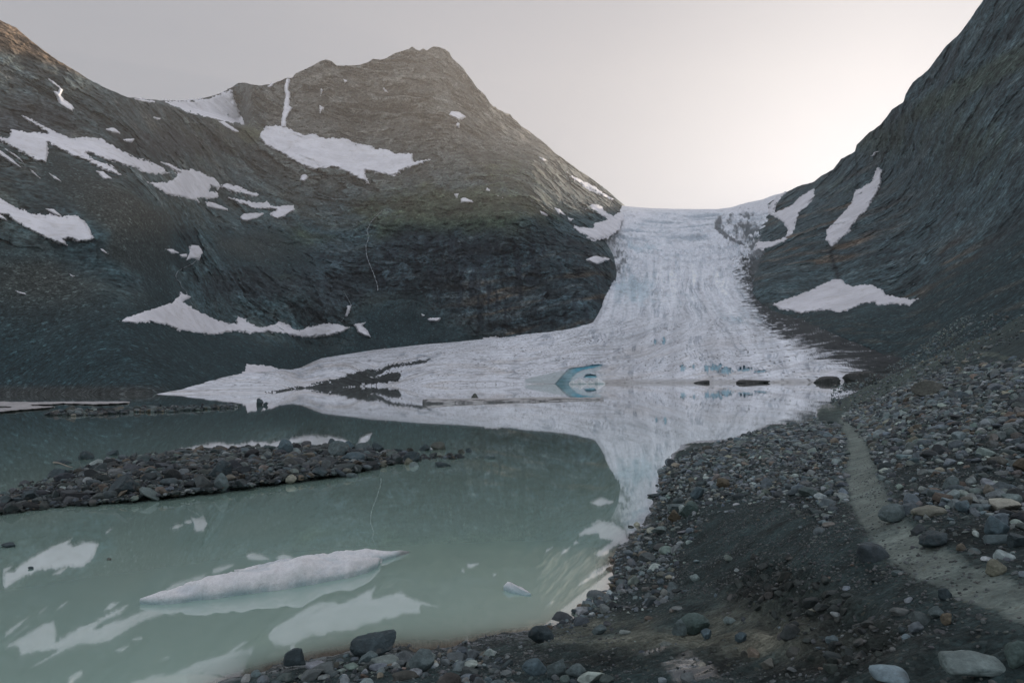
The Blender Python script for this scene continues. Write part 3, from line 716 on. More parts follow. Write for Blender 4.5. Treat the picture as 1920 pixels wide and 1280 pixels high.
SNOW_L = [
 ('thin forked snow ribbon high on the dark slope under the sunlit crest', [(91, 148), (104, 157), (118, 168), (113, 178), (119, 188), (134, 197), (138, 203), (137, 211), (128, 206), (112, 196), (108, 183), (101, 171), (110, 174), (111, 165), (98, 155)]),
 ('long ragged snowfield crossing the slope below the thin snow ribbon', [(43, 217), (60, 225), (84, 238), (107, 249), (134, 259), (161, 258), (188, 260), (208, 272), (232, 286), (255, 296), (279, 302), (302, 314), (316, 322), (331, 326), (310, 326), (292, 328), (275, 326), (255, 316), (228, 309), (214, 304), (190, 297), (170, 287), (160, 287), (175, 298), (200, 307), (212, 314), (228, 328), (202, 322), (181, 312), (158, 299), (134, 292), (111, 279), (89, 268), (91, 289), (86, 304), (71, 304), (50, 292), (27, 279), (-2, 262), (-6, 256), (15, 259), (20, 247), (7, 233), (20, 241), (37, 244), (60, 247), (89, 250), (76, 240), (50, 227)]),
 ('narrow snow strip at the left edge under the long snowfield', [(-6, 277), (20, 296), (40, 315), (27, 309), (-6, 288)]),
 ('hair thin snow streak beside the narrow strip below the long snowfield', [(3, 275), (20, 284), (36, 295), (49, 310), (42, 304), (24, 291)]),
 ('broad snow patch with ragged lower edge right of the long snowfield', [(302, 304), (319, 309), (336, 317), (363, 317), (386, 328), (403, 336), (413, 347), (409, 355), (396, 350), (394, 357), (408, 362), (410, 371), (390, 374), (370, 372), (374, 380), (345, 371), (320, 366), (300, 358), (276, 341), (298, 342), (315, 340), (331, 330), (336, 324)]),
 ('tapering snow tail reaching out from the broad patch along a rock rib', [(413, 346), (437, 346), (460, 355), (486, 365), (481, 371), (455, 364), (437, 361), (428, 357), (417, 353)]),
 ('wide tattered snow patch at the end of the chain of patches', [(430, 371), (460, 375), (480, 379), (500, 379), (512, 387), (537, 385), (551, 384), (552, 397), (537, 403), (524, 411), (512, 408), (505, 400), (516, 394), (497, 392), (480, 393), (468, 389), (462, 384), (447, 382)]),
 ('flat oval snow scrap just below the wide tattered patch', [(450, 407), (458, 400), (480, 399), (499, 399), (484, 409), (466, 414), (454, 414)]),
 ('thin snow sliver under the broad ragged patch', [(383, 377), (400, 380), (428, 391), (427, 396), (405, 392), (388, 388)]),
 ('large tongue shaped snow patch low on the slope at the left edge', [(-6, 368), (25, 386), (37, 392), (67, 402), (87, 405), (95, 402), (117, 406), (135, 404), (147, 406), (160, 417), (172, 437), (177, 445), (170, 452), (150, 454), (127, 447), (120, 450), (127, 461), (110, 457), (85, 446), (60, 434), (42, 424), (27, 415), (16, 404), (-6, 400)]),
 ('small pointed snow strip below the large tongue shaped patch', [(-6, 399), (6, 404), (15, 415), (4, 412), (-6, 407)]),
 ('small snow wedge on the ledge above the large tongue shaped patch', [(87, 392), (100, 393), (116, 406), (104, 403)]),
 ('square snow patch at the head of the lower waterfall', [(355, 462), (372, 461), (380, 474), (373, 486), (360, 484), (350, 487), (356, 472)]),
 ('small flat snow scrap left of the square waterfall patch', [(310, 467), (325, 468), (334, 474), (320, 475)]),
 ('tiny snow chip touching the left side of the square waterfall patch', [(338, 478), (351, 476), (350, 482), (340, 482)]),
 ('long low snowbank with pointed cone at the foot of the cliffs', [(339, 548), (352, 553), (359, 557), (344, 566), (351, 570), (375, 584), (400, 598), (425, 605), (443, 607), (442, 601), (446, 593), (462, 600), (480, 611), (500, 612), (524, 603), (537, 607), (554, 617), (571, 616), (598, 609), (638, 607), (655, 615), (638, 625), (605, 631), (571, 633), (504, 623), (470, 625), (437, 621), (400, 628), (370, 624), (333, 619), (312, 609), (282, 604), (249, 606), (224, 601), (259, 588), (299, 575), (326, 566), (336, 554)]),
 ('thin upright snow streak in a gully right of the long snowbank', [(647, 595), (651, 572), (659, 572), (657, 583), (651, 594)]),
 ('hooked snow scrap just right of the long snowbank end', [(662, 608), (686, 604), (680, 611), (690, 620), (696, 633), (684, 630), (671, 623), (667, 614)]),
 ('triangular snow patch on the scree touching the glacier tongue', [(462, 682), (497, 685), (541, 695), (517, 702), (470, 714), (400, 720), (430, 706), (460, 696)]),
 ('smooth white snow saddle filling the pass below the skyline', [(306, 189), (336, 190), (370, 188), (396, 183), (415, 176), (432, 168), (437, 181), (450, 215), (458, 234), (430, 229), (403, 223), (363, 213), (323, 199)]),
 ('slanting snow dashes below the snow saddle', [(404, 225), (420, 228), (432, 236), (448, 247), (440, 248), (424, 240)]),
 ('thin snow wedge on the skyline left of the snow saddle', [(248, 184), (275, 187), (291, 191), (280, 194), (262, 190)]),
 ('narrow snow gully dropping from the skyline notch of the peak', [(537, 147), (545, 148), (540, 168), (544, 175), (543, 198), (549, 202), (537, 222), (537, 240), (527, 240), (527, 225), (531, 202), (535, 175), (533, 161)]),
 ('big hanging snowfield in the bowl under the pointed peak', [(502, 236), (532, 236), (550, 244), (570, 253), (590, 250), (605, 259), (635, 259), (652, 262), (667, 271), (697, 273), (705, 279), (727, 280), (740, 289), (760, 288), (773, 288), (772, 298), (777, 304), (806, 299), (782, 310), (760, 316), (737, 330), (715, 326), (685, 320), (686, 330), (692, 344), (677, 337), (650, 323), (625, 313), (600, 317), (584, 318), (560, 307), (540, 296), (520, 283), (497, 272), (486, 257), (489, 247)]),
 ('small snow drop below the left corner of the big hanging snowfield', [(565, 328), (573, 326), (579, 332), (570, 341), (562, 338)]),
 ('diamond shaped snow patch on the shoulder below the pointed peak', [(847, 208), (860, 211), (873, 219), (860, 225), (840, 216)]),
 ('tiny vertical snow fleck below the diamond shaped patch', [(858, 229), (862, 231), (860, 240), (854, 237)]),
 ('small snow fleck with a flat base on the grassy shoulder', [(864, 373), (872, 370), (890, 380), (864, 380)]),
 ('smaller snow fleck above the flat based one on the grassy shoulder', [(852, 364), (860, 363), (857, 373)]),
 ('slim snow streak hugging the skyline ridge above the glacier', [(1063, 322), (1077, 332), (1110, 348), (1149, 373), (1134, 369), (1100, 352), (1073, 333)]),
 ('short snow dash near the ridge above the slim streak', [(1008, 292), (1020, 297), (1032, 306), (1018, 301)]),
 ('slanting snow fleck on the brown flank, uppermost of the trio above the cliff', [(913, 352), (924, 361), (912, 357)]),
 ('second slanting fleck beside the uppermost one on the brown flank', [(928, 361), (943, 371), (930, 367)]),
 ('rounded snow fleck above the lip of the banded cliff', [(1013, 396), (1027, 403), (1018, 402)]),
 ('longer snow fleck right of the rounded one above the banded cliff', [(1039, 389), (1050, 393), (1060, 403), (1047, 399)]),
 ('little snow fleck closest to the glacier above the banded cliff', [(1065, 408), (1075, 411), (1069, 414)]),
 ('feathered snow apron where the brown flank meets the glacier top', [(1096, 391), (1113, 384), (1122, 383), (1135, 396), (1148, 406), (1165, 398), (1174, 400), (1165, 415), (1160, 430), (1140, 444), (1110, 450), (1090, 437), (1073, 425), (1090, 428), (1112, 427), (1113, 417), (1130, 415), (1140, 410), (1125, 402), (1112, 394)]),
 ('lens shaped snow scrap on the dark scree under the long snowfield', [(180, 321), (193, 322), (210, 335), (195, 336)]),
 ('tiny snow dash on the scree left of the lens shaped scrap', [(91, 324), (104, 331), (116, 341), (104, 337)]),
 ('tiny snow dash beneath the lobe of the long snowfield', [(57, 318), (66, 325), (75, 334), (62, 325)]),
 ('little snow smear on the dark rock above the long snowfield', [(200, 243), (213, 240), (225, 250), (208, 248)]),
 ('faint level snow line right of the little smear', [(232, 262), (251, 261), (247, 266), (236, 265)]),
 ('small snow fleck on the slope below the skyline wedge', [(288, 220), (301, 222), (295, 226)]),
 ('tiny snow streak on the rock face right of the snow gully', [(601, 163), (606, 169), (601, 181)]),
 ('tiny snow fleck lower on the face right of the snow gully', [(600, 199), (607, 202), (600, 213)]),
 ('small snow cap on the skyline left of the snow gully', [(500, 162), (512, 157), (507, 166)]),
 ('tiny snow spot on the peak wall below the jagged skyline', [(644, 149), (653, 152), (646, 157)]),
 ('thin snow nick on the upper peak wall', [(719, 165), (727, 173), (721, 172)]),
 ('small snow dash on the brown scree below the tongue shaped patch', [(186, 464), (194, 468), (204, 477), (194, 473)]),
 ('curved snow sliver on the brown scree at mid slope', [(130, 513), (137, 516), (145, 518), (135, 519)]),
 ('low snow sliver on the stony slope near the left edge', [(28, 544), (45, 549), (54, 554), (38, 551)]),
 ('small snow fleck on the dark scree below the banded cliff', [(789, 587), (797, 591), (792, 594)]),
 ('pair of flat snow flecks beside the small one on dark scree', [(799, 597), (812, 596), (827, 596), (821, 603), (806, 602)]),
 ('snow wedge squeezed between the banded cliff foot and the glacier', [(907, 635), (920, 631), (945, 633), (974, 643), (950, 646), (930, 648), (912, 642)]),
 ('curved snow sliver touching the glacier edge on the dark scree', [(720, 652), (735, 659), (757, 667), (730, 671)]),
 ('snow ledge jutting over the right edge of the banded cliff', [(1099, 487), (1114, 479), (1142, 485), (1128, 493), (1117, 496)]),
]
for lab, poly in SNOW_L:
    big = (np.ptp(np.array(poly)[:, 0]) > 60)
    o = drape('snow_patch', poly, mt_base, M_SNOW, lift=.0105 if big else .010, ragged=5.5 if big else 1.8, soft=4.0 if big else 3.0)
    thing(o, lab, 'snow patch', 'snow patches on the mountains')
SNOW_R = [
 ('tall hanging snow tongue in the gully of the right hand mountain', [(1646, 312), (1653, 318), (1652, 346), (1641, 367), (1630, 387), (1600, 421), (1595, 431), (1560, 463), (1549, 451), (1550, 432), (1571, 410), (1596, 382), (1603, 358), (1630, 344), (1635, 338)]),
 ('forked snow patch around the rock spur beside the glacier top', [(1528, 353), (1526, 371), (1513, 388), (1501, 395), (1491, 420), (1487, 438), (1472, 446), (1478, 432), (1468, 417), (1456, 409), (1439, 399), (1444, 382), (1457, 369), (1473, 362), (1454, 386), (1452, 398), (1465, 394), (1486, 384), (1500, 369), (1515, 360)]),
 ('broad snow fan with a brown dirt streak at the foot of the right hand cliff', [(1449, 570), (1490, 555), (1515, 546), (1540, 534), (1560, 524), (1575, 523), (1587, 533), (1602, 536), (1622, 533), (1637, 535), (1657, 546), (1662, 553), (1690, 558), (1707, 561), (1721, 560), (1705, 572), (1670, 570), (1647, 573), (1640, 566), (1610, 571), (1600, 577), (1585, 583), (1565, 585), (1562, 581), (1535, 582), (1500, 588), (1487, 583), (1462, 580)]),
 ('thin snow link joining the forked patch to the glacier', [(1402, 461), (1425, 452), (1450, 452), (1470, 446), (1482, 446), (1462, 457), (1440, 466), (1412, 468)]),
 ('tiny snow dash above the tall hanging snow tongue', [(1633, 293), (1640, 285), (1648, 283), (1640, 291)]),
]
for lab, poly in SNOW_R:
    o = drape('snow_patch', poly, RT, M_SNOW, lift=.0125, ragged=4.5, dip=-.35, sc=.75)
    thing(o, lab, 'snow patch', 'snow patches on the mountains')

# dirt streak on the fan, moraine on the ice
o = drape('dirt_streak', [(1596, 540), (1606, 538), (1600, 552), (1588, 564), (1578, 578), (1566, 580), (1572, 566), (1585, 552)], RT, M_GROUND, lift=.0125, ragged=3, dip=-.35, sc=.75, col=(.20, .17, .14), soft=5)
kind(o, 'stuff')
o = drape('moraine_gravel', [(498, 737), (540, 727), (570, 721), (620, 713), (650, 704), (690, 691), (730, 683), (765, 679), (806, 672), (808, 677), (770, 684), (740, 691), (730, 698), (752, 698), (750, 705), (748, 713), (720, 717), (690, 719), (640, 728), (600, 737), (540, 743)], GL, M_ROCK, lift=.010, ragged=9.0, col=(.044, .053, .054), soft=3, rough=.01)
kind(o, 'stuff')
o = drape('side_moraine_gravel', [(1590, 708), (1610, 697), (1650, 690), (1690, 682), (1730, 676), (1730, 735), (1660, 722), (1600, 714)], GL, M_ROCK, lift=.02, ragged=6.0, col=(.032, .040, .041), soft=6, rough=.012)
kind(o, 'stuff')

# waterfalls: ribbons of white water lying in their gullies
def fall(poly, width, label, base=mt_base):
    a = np.array(poly, float)
    s = np.r_[0, np.cumsum(np.hypot(*np.diff(a, axis=0).T))]
    t = np.linspace(0, s[-1], int(s[-1] / 1.5) + 2)
    x = np.interp(t, s, a[:, 0]) + 1.2 * perlin(xyz(t / 7, 0, 1)); y = np.interp(t, s, a[:, 1])
    w = width * (.12 + 1.25 * np.clip(perlin(xyz(t / 5, 2, 1)) + .25, 0, 1))
    rows = []
    for k, (u, lift) in enumerate(((-1, -.004), (-.4, .009), (.4, .009), (1, -.004))):
        X = x + u * w; D0 = base(X, y); lo, hi = relief(pt(X, y, D0), dip=DIP_MT(X))
        rows.append(pt(X, y, D0 * (1 + lo - lift)))
    V = np.array(rows); h, w_ = V.shape[:2]
    o = mesh('waterfall', V.reshape(-1, 3), grid_faces(h, w_), M_FALL)
    thing(o, label, 'waterfall')
fall([(716, 395), (706, 405), (694, 418), (688, 432), (691, 445), (686, 462), (687, 478), (693, 495), (700, 512), (706, 528), (709, 545)], 1.3, 'long white waterfall threading down the gully left of the banded cliff')
fall([(369, 486), (362, 494), (345, 502), (334, 508), (329, 517), (333, 525), (338, 530), (341, 538), (349, 546), (352, 555)], 1.3, 'short white waterfall between the square snow patch and the long snowbank')
fall([(644, 545), (650, 556), (657, 568), (660, 578), (650, 590), (640, 602)], .7, 'faint trickle in the dark gully above the long snowbank end')

# ------------------------------------------------------------------ foreground bank
PATH_C = np.array([(1574, 786), (1580, 792), (1588, 800), (1606, 830), (1612, 862), (1618, 900), (1632, 940), (1652, 980), (1690, 1022), (1740, 1050), (1810, 1082), (1900, 1120), (1990, 1150), (2100, 1180)], float)
PATH_W = np.array([5, 8, 13, 20, 27, 34, 37, 38, 40, 38, 36, 36, 38, 38], float)
def path_d(x, y):
    best = np.full(np.shape(x), -1e9)
    for k in range(len(PATH_C) - 1):
        a, b = PATH_C[k], PATH_C[k + 1]; e = b - a
        t = np.clip(((x - a[0]) * e[0] + (y - a[1]) * e[1]) / (e @ e), 0, 1)
        d = np.hypot(x - a[0] - t * e[0], y - a[1] - t * e[1])
        best = np.maximum(best, (PATH_W[k] * (1 - t) + PATH_W[k + 1] * t) - d)
    return best          # >0 inside, pixels
CLOD = [(1330, 1090), (1400, 1040), (1460, 1030), (1500, 1060), (1560, 1090), (1640, 1120), (1700, 1180), (1680, 1240), (1560, 1280), (1480, 1250), (1400, 1160), (1350, 1130)]
WET = [(1170, 1232), (1230, 1222), (1290, 1230), (1330, 1255), (1380, 1290), (1260, 1290), (1215, 1250)]

def fg_noise(x, y, P):
    X, Y = P[..., 0], P[..., 1]
    pd = path_d(x, y)
    onp = .75 * sst(-10, 14, pd)
    D = P[..., 1]
    n = fbm(xyz(X / 2.6, Y / 2.6, 0), 4, .55) * .16 + fbm(xyz(X / .5, Y / .5, 4), 4, .6) * .045
    n = n * sst(3, 14, D + 4)
    cl = sst(-10, 40, sdist(x, y, CLOD))
    n = n + cl * (fbm(xyz(X / .9, Y / .6, 9), 3, .5, ridged=True) * .24 - .05)
    step = fbm(xyz(X / 1.6, Y / .5, 19), 4, .6, ridged=True) * .12 * sst(1170, 1215, y) * sst(950, 1050, x)
    n = n + step
    far = fbm(xyz(X / 9, Y / 9, 6), 4, .55) * .5 * sst(30, 80, D)
    return n * (1 - .85 * onp) * sst(-.45, .25, P[..., 2]) - .03 * onp * sst(60, 20, D) + far * sst(0, 2.5, P[..., 2])

def fg_point(x, y):
    D = FG(x, y); P = pt(x, y, D)
    P[..., 2] += fg_noise(np.asarray(x, float), np.asarray(y, float), P)
    return P

STONY_R = [(1575, 790), (1600, 765), (1660, 740), (1760, 700), (1900, 680), (2200, 640), (2500, 640), (2500, 1120), (1960, 1110), (1850, 1060), (1720, 1010), (1680, 960), (1640, 900), (1622, 850)]
STONY_L = [(1235, 880), (1300, 850), (1420, 815), (1530, 790), (1590, 815), (1600, 870), (1600, 930), (1560, 990), (1470, 960), (1400, 930), (1340, 960), (1290, 1010), (1250, 1010), (1215, 985), (1225, 930)]
STONY_S = [(1215, 985), (1260, 1000), (1290, 1040), (1270, 1110), (1220, 1140), (1130, 1160), (1060, 1185), (1020, 1180), (1130, 1105), (1150, 1045)]
SKY_FG = [(300, 1140), (700, 1110), (1000, 1040), (1100, 900), (1200, 845), (1400, 800), (1500, 765), (1535, 760), (1562, 755), (1600, 737), (1640, 716), (1690, 694), (1700, 688), (1750, 668), (1790, 650), (1830, 634), (1865, 622), (1890, 606), (1920, 590), (2250, 420), (2800, 200)]
sky_fg = interp_line(SKY_FG)

def fg_colour(x, y, P):
    X, Y, Z = P[..., 0], P[..., 1], P[..., 2]
    n = fbm(xyz(X / 1.3, Y / 1.3, 0), 5, .6); n2 = fbm(xyz(X / 6, Y / 6, 5), 4, .6)
    c = np.zeros(x.shape + (3,)); c[:] = (.046, .056, .057)
    c = lerp(c, np.array([.078, .080, .072]), .6 * sst(0, .5, n2))
    c = lerp(c, np.array([.040, .042, .041]), .8 * sst(.05, .45, n))
    c = lerp(c, np.array([.088, .092, .088]), .8 * sst(-34, 4, path_d(x, y) + 14 * n))
    gap_shade = np.maximum(sst(-5, 25, sdist(x, y, STONY_R)) , np.maximum(sst(-5, 20, sdist(x, y, STONY_L)), sst(-3, 12, sdist(x, y, STONY_S)))) * sst(-2, -20, path_d(x, y))
    c = lerp(c, np.array([.026, .031, .032]), .8 * gap_shade)  # contact shade between the stones put into the ground colour
    cl = sst(-20, 30, sdist(x, y, CLOD))
    c = lerp(c, np.array([.030, .033, .031]), .75 * cl)
    brown = np.clip(1.3 * blob(x, y, 1380, 1190, 150, 55) + blob(x, y, 1150, 1190, 130, 30) + .8 * blob(x, y, 1540, 1215, 140, 40), 0, 1)
    c = lerp(c, np.array([.190, .150, .120]), .85 * brown * sst(-.45, .15, n))
    dark = np.clip(1.2 * blob(x, y, 1620, 1215, 130, 50) + 1.2 * blob(x, y, 1060, 1243, 170, 16) + .9 * blob(x, y, 1480, 1268, 170, 22) + 1.1 * blob(x, y, 1430, 1110, 70, 38) + .7 * blob(x, y, 1520, 1150, 60, 26) + .8 * blob(x, y, 1250, 1060, 60, 16), 0, 1)
    c = lerp(c, np.array([.014, .016, .015]), .92 * dark * sst(-.45, .1, n))
    pale = np.clip(blob(x, y, 1400, 1195, 110, 18) + blob(x, y, 1180, 1165, 80, 10) + .9 * blob(x, y, 1430, 1225, 130, 12) + .7 * blob(x, y, 1080, 1200, 90, 8), 0, 1)
    c = lerp(c, np.array([.40, .290, .225]), .8 * pale * sst(-.2, .4, n))
    # wet rim at the lake
    c = lerp(c, np.array([.024, .023, .021]), .85 * sst(.10, .0, Z))
    # sandy edge of the spit
    c = lerp(c, np.array([.20, .18, .15]), .8 * np.exp(-((Z - .06) / .05) ** 2) * blob(x, y, 1550, 768, 35, 12))
    # far slope is finer gravel
    far = sst(45, 75, P[..., 1])
    q = np.array([.098, .100, .088]) * (1 + .5 * fbm(xyz(X / 3, Y / 8, 7), 4, .7))[..., None]
    c = lerp(c, q, .8 * far)
    tr = np.clip(blob(x, y, 1850, 664, 24, 5) + blob(x, y, 1752, 672, 18, 6) + .8 * blob(x, y, 1890, 672, 20, 6), 0, 1)
    c = lerp(c, np.array([.16, .145, .12]), .8 * sst(.3, .7, tr))
    sl = sst(.30, .65, fbm(xyz(X / 3.2, Y / 3.2, 12), 5, .6) + .5)
    w = np.clip(sst(-8, 14, sdist(x, y, WET)) * sst(-.25, .05, n) + .8 * sst(.14, .02, Z) + .35 * dark, 0, 1)
    return np.clip(c, .01, 1), w

def fg_build():
    step = 1.6
    xs = np.r_[np.arange(300, 2000, step), np.arange(2000, 2780, 4.0)]
    yt = sky_fg(xs); nrow = 440
    v = (np.linspace(0, 1, nrow) ** 1.0)[:, None]
    yb = 1480
    X = np.broadcast_to(xs, (nrow, len(xs))).copy(); Y = yt[None] + (yb - yt)[None] * v
    X = np.r_[X, np.broadcast_to(xs, (50, len(xs)))]; Y = np.r_[Y, np.broadcast_to(np.linspace(yb + 8, 2200, 50)[:, None], (50, len(xs)))]
    P = fg_point(X, Y)
    c, w = fg_colour(X, Y, P)
    keep = P[..., 2] > -.7
    top = P[:1].copy()
    P = back_rows(P, 4, 14, .45)
    c = np.r_[np.repeat(c[:1], 4, 0), c]; w = np.r_[np.repeat(w[:1], 4, 0), w]
    keep = np.r_[np.repeat(keep[:1], 4, 0), keep]
    fc = grid_faces(*keep.shape, keep)
    V, fc, (c, w) = compact(P.reshape(-1, 3), fc, [c.reshape(-1, 3), w.ravel()])
    kind(mesh('ground', V, fc, M_GROUND, c, {'wet': w}), 'structure')
fg_build()

def path_build():
    xs = np.arange(1500, 2110, 1.8); ys = np.arange(755, 1260, 1.8)
    X, Y = np.meshgrid(xs, ys)
    P = fg_point(X, Y)
    pd = path_d(X, Y) + (7 + 90 / P[..., 1]) * fbm(xyz(P[..., 0] / .35, P[..., 1] / .35, 2), 5, .7)
    keep = pd > -7
    dd = np.clip(P[..., 1] / 12, .4, 3)
    P[..., 2] += (sst(-8, 6, pd) * .022 - .014) * dd
    n = fbm(xyz(P[..., 0] / 1.0, P[..., 1] / 1.0, 1), 4, .6)
    c = np.zeros(X.shape + (3,)); c[:] = (.225, .200, .180)
    c = lerp(c, np.array([.140, .136, .126]), sst(-.1, .5, n))
    c = lerp(c, np.array([.068, .072, .070]), .8 * sst(13, -3, pd))
    fc = grid_faces(*keep.shape, keep)
    V, fc, (c,) = compact(P.reshape(-1, 3), fc, [c.reshape(-1, 3)])
    kind(mesh('path', V, fc, M_PATH, c, {'wet': np.zeros(len(V))}), 'structure')
path_build()

# ------------------------------------------------------------------ gravel bar in the lake
BAR = [(-330, 1030), (-200, 1012), (-60, 980), (0, 968), (100, 958), (200, 948), (300, 936), (400, 925), (480, 915), (560, 904), (640, 893), (690, 884), (730, 876), (790, 871), (850, 866), (915, 860), (880, 853), (840, 850), (800, 848), (750, 845), (700, 842), (640, 838), (560, 836), (480, 838), (400, 840), (330, 845), (260, 853), (200, 862), (150, 876), (90, 890), (40, 902), (0, 918), (-60, 934), (-200, 968), (-330, 1015)]
def bar_z(x, y):
    sd = sdist(x, y, BAR) + 5 * fbm(xyz(np.asarray(x) / 30, np.asarray(y) / 14, 3), 3)
    wet = np.clip(1.3 * blob(x, y, 60, 920, 130, 40) + blob(x, y, 800, 860, 90, 18), 0, 1)
    z = -.12 + .30 * sst(0, 9, sd) + .14 * sst(6, 34, sd)
    return z - .20 * wet * sst(0, 6, sd) + .05 * fbm(xyz(np.asarray(x) / 18, np.asarray(y) / 8, 6), 4, .6) * sst(0, 8, sd)
def bar_point(x, y):
    x = np.asarray(x, float); y = np.asarray(y, float)
    z = bar_z(x, y)
    return pt(x, y, plane_D(x, y, z))
def bar_build():
    X, Y = np.meshgrid(np.arange(-330, 925, 1.8), np.arange(830, 1036, 1.0))
    P = bar_point(X, Y)
    keep = sdist(X, Y, BAR) > -8
    n = fbm(xyz(P[..., 0] / .7, P[..., 1] / .7, 2), 5, .65)
    c = np.zeros(X.shape + (3,)); c[:] = (.040, .043, .044)
    c = lerp(c, np.array([.07, .06, .05]), sst(0, .5, n))
    c = lerp(c, np.array([.012, .012, .012]), sst(.12, .05, P[..., 2]))
    fc = grid_faces(*keep.shape, keep)
    V, fc, (c,) = compact(P.reshape(-1, 3), fc, [c.reshape(-1, 3)])
    kind(mesh('gravel_bar', V, fc, M_GROUND, c, {'wet': (V[:, 2] < .05) * .6}), 'structure')
bar_build()

# far low gravel spit and ice ledges near the left shore
SPIT = [(84, 777), (110, 772), (150, 769), (220, 767), (280, 763), (330, 764), (380, 763), (440, 760), (458, 762), (400, 766), (340, 769), (280, 771), (200, 775), (140, 778)]
def flat_sheet(name, poly, zmax, edge, step, colr, mat, wet=0.0, nz=.1, nsc=(20, 4)):
    a = np.array(poly, float); x0, y0 = a.min(0) - 3; x1, y1 = a.max(0) + 3
    X, Y = np.meshgrid(np.arange(x0, x1, step), np.arange(y0, y1, step * .5))
    sd = sdist(X, Y, poly) + 1.2 * fbm(xyz(X / 14, Y / 4, 3), 3)
    z = -.1 + (zmax + .1) * sst(-.5, edge, sd) + nz * fbm(xyz(X / nsc[0], Y / nsc[1], 8), 4, .65) * sst(0, edge, sd)
    P = pt(X, Y, plane_D(X, Y, z)); keep = sd > -1.5
    c = np.broadcast_to(np.array(colr), X.shape + (3,)) * (1 + .8 * fbm(xyz(X / nsc[0] * 1.5, Y / nsc[1] * 2, 5), 4, .7))[..., None]
    fc = grid_faces(*keep.shape, keep)
    V, fc, (c,) = compact(P.reshape(-1, 3), fc, [c.reshape(-1, 3)])
    at = {'wet': np.full(len(V), wet)} if mat is M_GROUND else {}
    return mesh(name, V, fc, mat, np.clip(c, .01, 1), at)
kind(flat_sheet('gravel_spit', SPIT, .10, 2.0, 1.6, (.035, .04, .04), M_GROUND, .3, .1), 'structure')
o = flat_sheet('ice_shelf', [(-40, 752), (60, 753), (150, 752), (246, 752), (240, 756), (180, 759), (120, 757), (60, 760), (110, 762), (90, 765), (30, 770), (-40, 776), (-40, 768), (20, 763), (-40, 760)], .25, 1.5, 1.6, (.36, .35, .35), M_FLOE, 0, .12, (40, 3))
thing(o, 'low dirty white ice shelf at the water line near the left edge', 'ice shelf')

# ------------------------------------------------------------------ lake
def lake_build():
    ang = np.linspace(-60, 60, 420) * math.pi / 180
    r = 4.5 * (1.0185 ** np.arange(340)); r = np.r_[2.0, r[r < 2600]]
    R, A = np.meshgrid(r, ang, indexing='ij')
    P = np.stack([R * np.sin(A), R * np.cos(A), np.zeros_like(R)], -1)
    px, py = proj(P)
    ok = (R < 130) & (px > 200) & (px < 2300) & (py < 1500)
    sh = np.zeros(R.shape)
    pg = fg_point(px[ok], py[ok])
    sh[ok] = np.exp(-np.clip(-pg[:, 2], 0, 3) / .10) * (px[ok] > 350) * sst(34, 22, R[ok])
    fc = grid_faces(*R.shape)
    kind(mesh('lake_water', P.reshape(-1, 3), fc[:, ::-1], M_WATER, None, {'shallow': np.clip(sh, 0, 1)}), 'structure')
lake_build()

# ------------------------------------------------------------------ ice floes
def floe(name, front, top, width, seed, n=120, m=26, dirty_tip=True, grimy=False, w_end=.08):
    fr = np.array(front, float); tp = np.array(top, float)
    t = np.linspace(0, 1, n)
    s = np.r_[0, np.cumsum(np.hypot(*np.diff(fr, axis=0).T))]; s /= s[-1]
    fx, fy = np.interp(t, s, fr[:, 0]), np.interp(t, s, fr[:, 1])
    ty = np.interp(fx, tp[:, 0], tp[:, 1])
    A = pt(fx, fy, plane_D(fx, fy))
    w = width * np.interp(t, [0, .08, .3, .7, .9, 1], [.08, .45, .9, 1, max(.55, w_end), w_end])
    Dm = A[:, 1] + .45 * w
    h = np.maximum(pt(fx, ty, Dm)[:, 2], .03)
    hh = 1 + .26 * perlin(xyz(t * 6, seed, .5)) + .10 * perlin(xyz(t * 19, seed, 1.5)) if n > 60 else 1.0
    rows = []
    cols = []
    for k in range(m):
        a = k / (m - 1)
        yy = w * (1 - np.cos(a * math.pi)) / 2
        zz = h * hh * (np.sin(min(a * 1.5, .75) * math.pi * .667) ** .8 if a < .5 else np.sin(a * math.pi) ** .6 * .98)
        zz = np.where((a < .05) | (a > .95), -.15, zz) if k in (0, m - 1) else zz
        q = A.copy(); q[:, 1] += yy; q[:, 2] = zz
        ns = fbm(xyz(q[:, 0] / .85, q[:, 1] / .5, q[:, 2] / .35 + seed), 5, .55)
        if 0 < k < m - 1:
            q[:, 2] += ns * .13 * np.minimum(1, h / .3); q[:, 1] -= ns * .14 * np.minimum(1, h / .3)
            q[:, 2] += .04 * fbm(xyz(q[:, 0] / .13, q[:, 1] / .13, seed), 4, .65) * np.minimum(1, h / .2)
        c = np.zeros((n, 3)); c[:] = (.90, .91, .92)
        c = lerp(c, np.array([.68, .74, .78]), .7 * sst(.05, -.25, ns))
        low = sst(.14, .0, q[:, 2]) * (a < .5)
        c = lerp(c, np.array([.24, .40, .41]), .85 * low)
        if dirty_tip and w_end < .2: c = lerp(c, np.array([.33, .33, .32]), .8 * sst(.9, .97, t))
        if grimy: c = lerp(np.full((n, 3), .40), np.array([.05, .055, .055]), sst(-.15, .15, fbm(xyz(q[:, 0] / 3, q[:, 1] / 3, q[:, 2] * 3), 4, .65)) * (a < .3) * .9)
        rows.append(q); cols.append(c)
    V = np.array(rows)
    return mesh(name, V.reshape(-1, 3), grid_faces(m, n), M_FLOE, np.array(cols).reshape(-1, 3))
o = floe('ice_floe', [(262, 1132), (300, 1133), (340, 1130), (450, 1116), (560, 1100), (650, 1083), (690, 1072), (708, 1064), (713, 1054)],
         [(262, 1122), (300, 1108), (340, 1093), (400, 1077), (450, 1065), (560, 1052), (650, 1047), (690, 1046), (713, 1050)], .75, 3, w_end=.5)
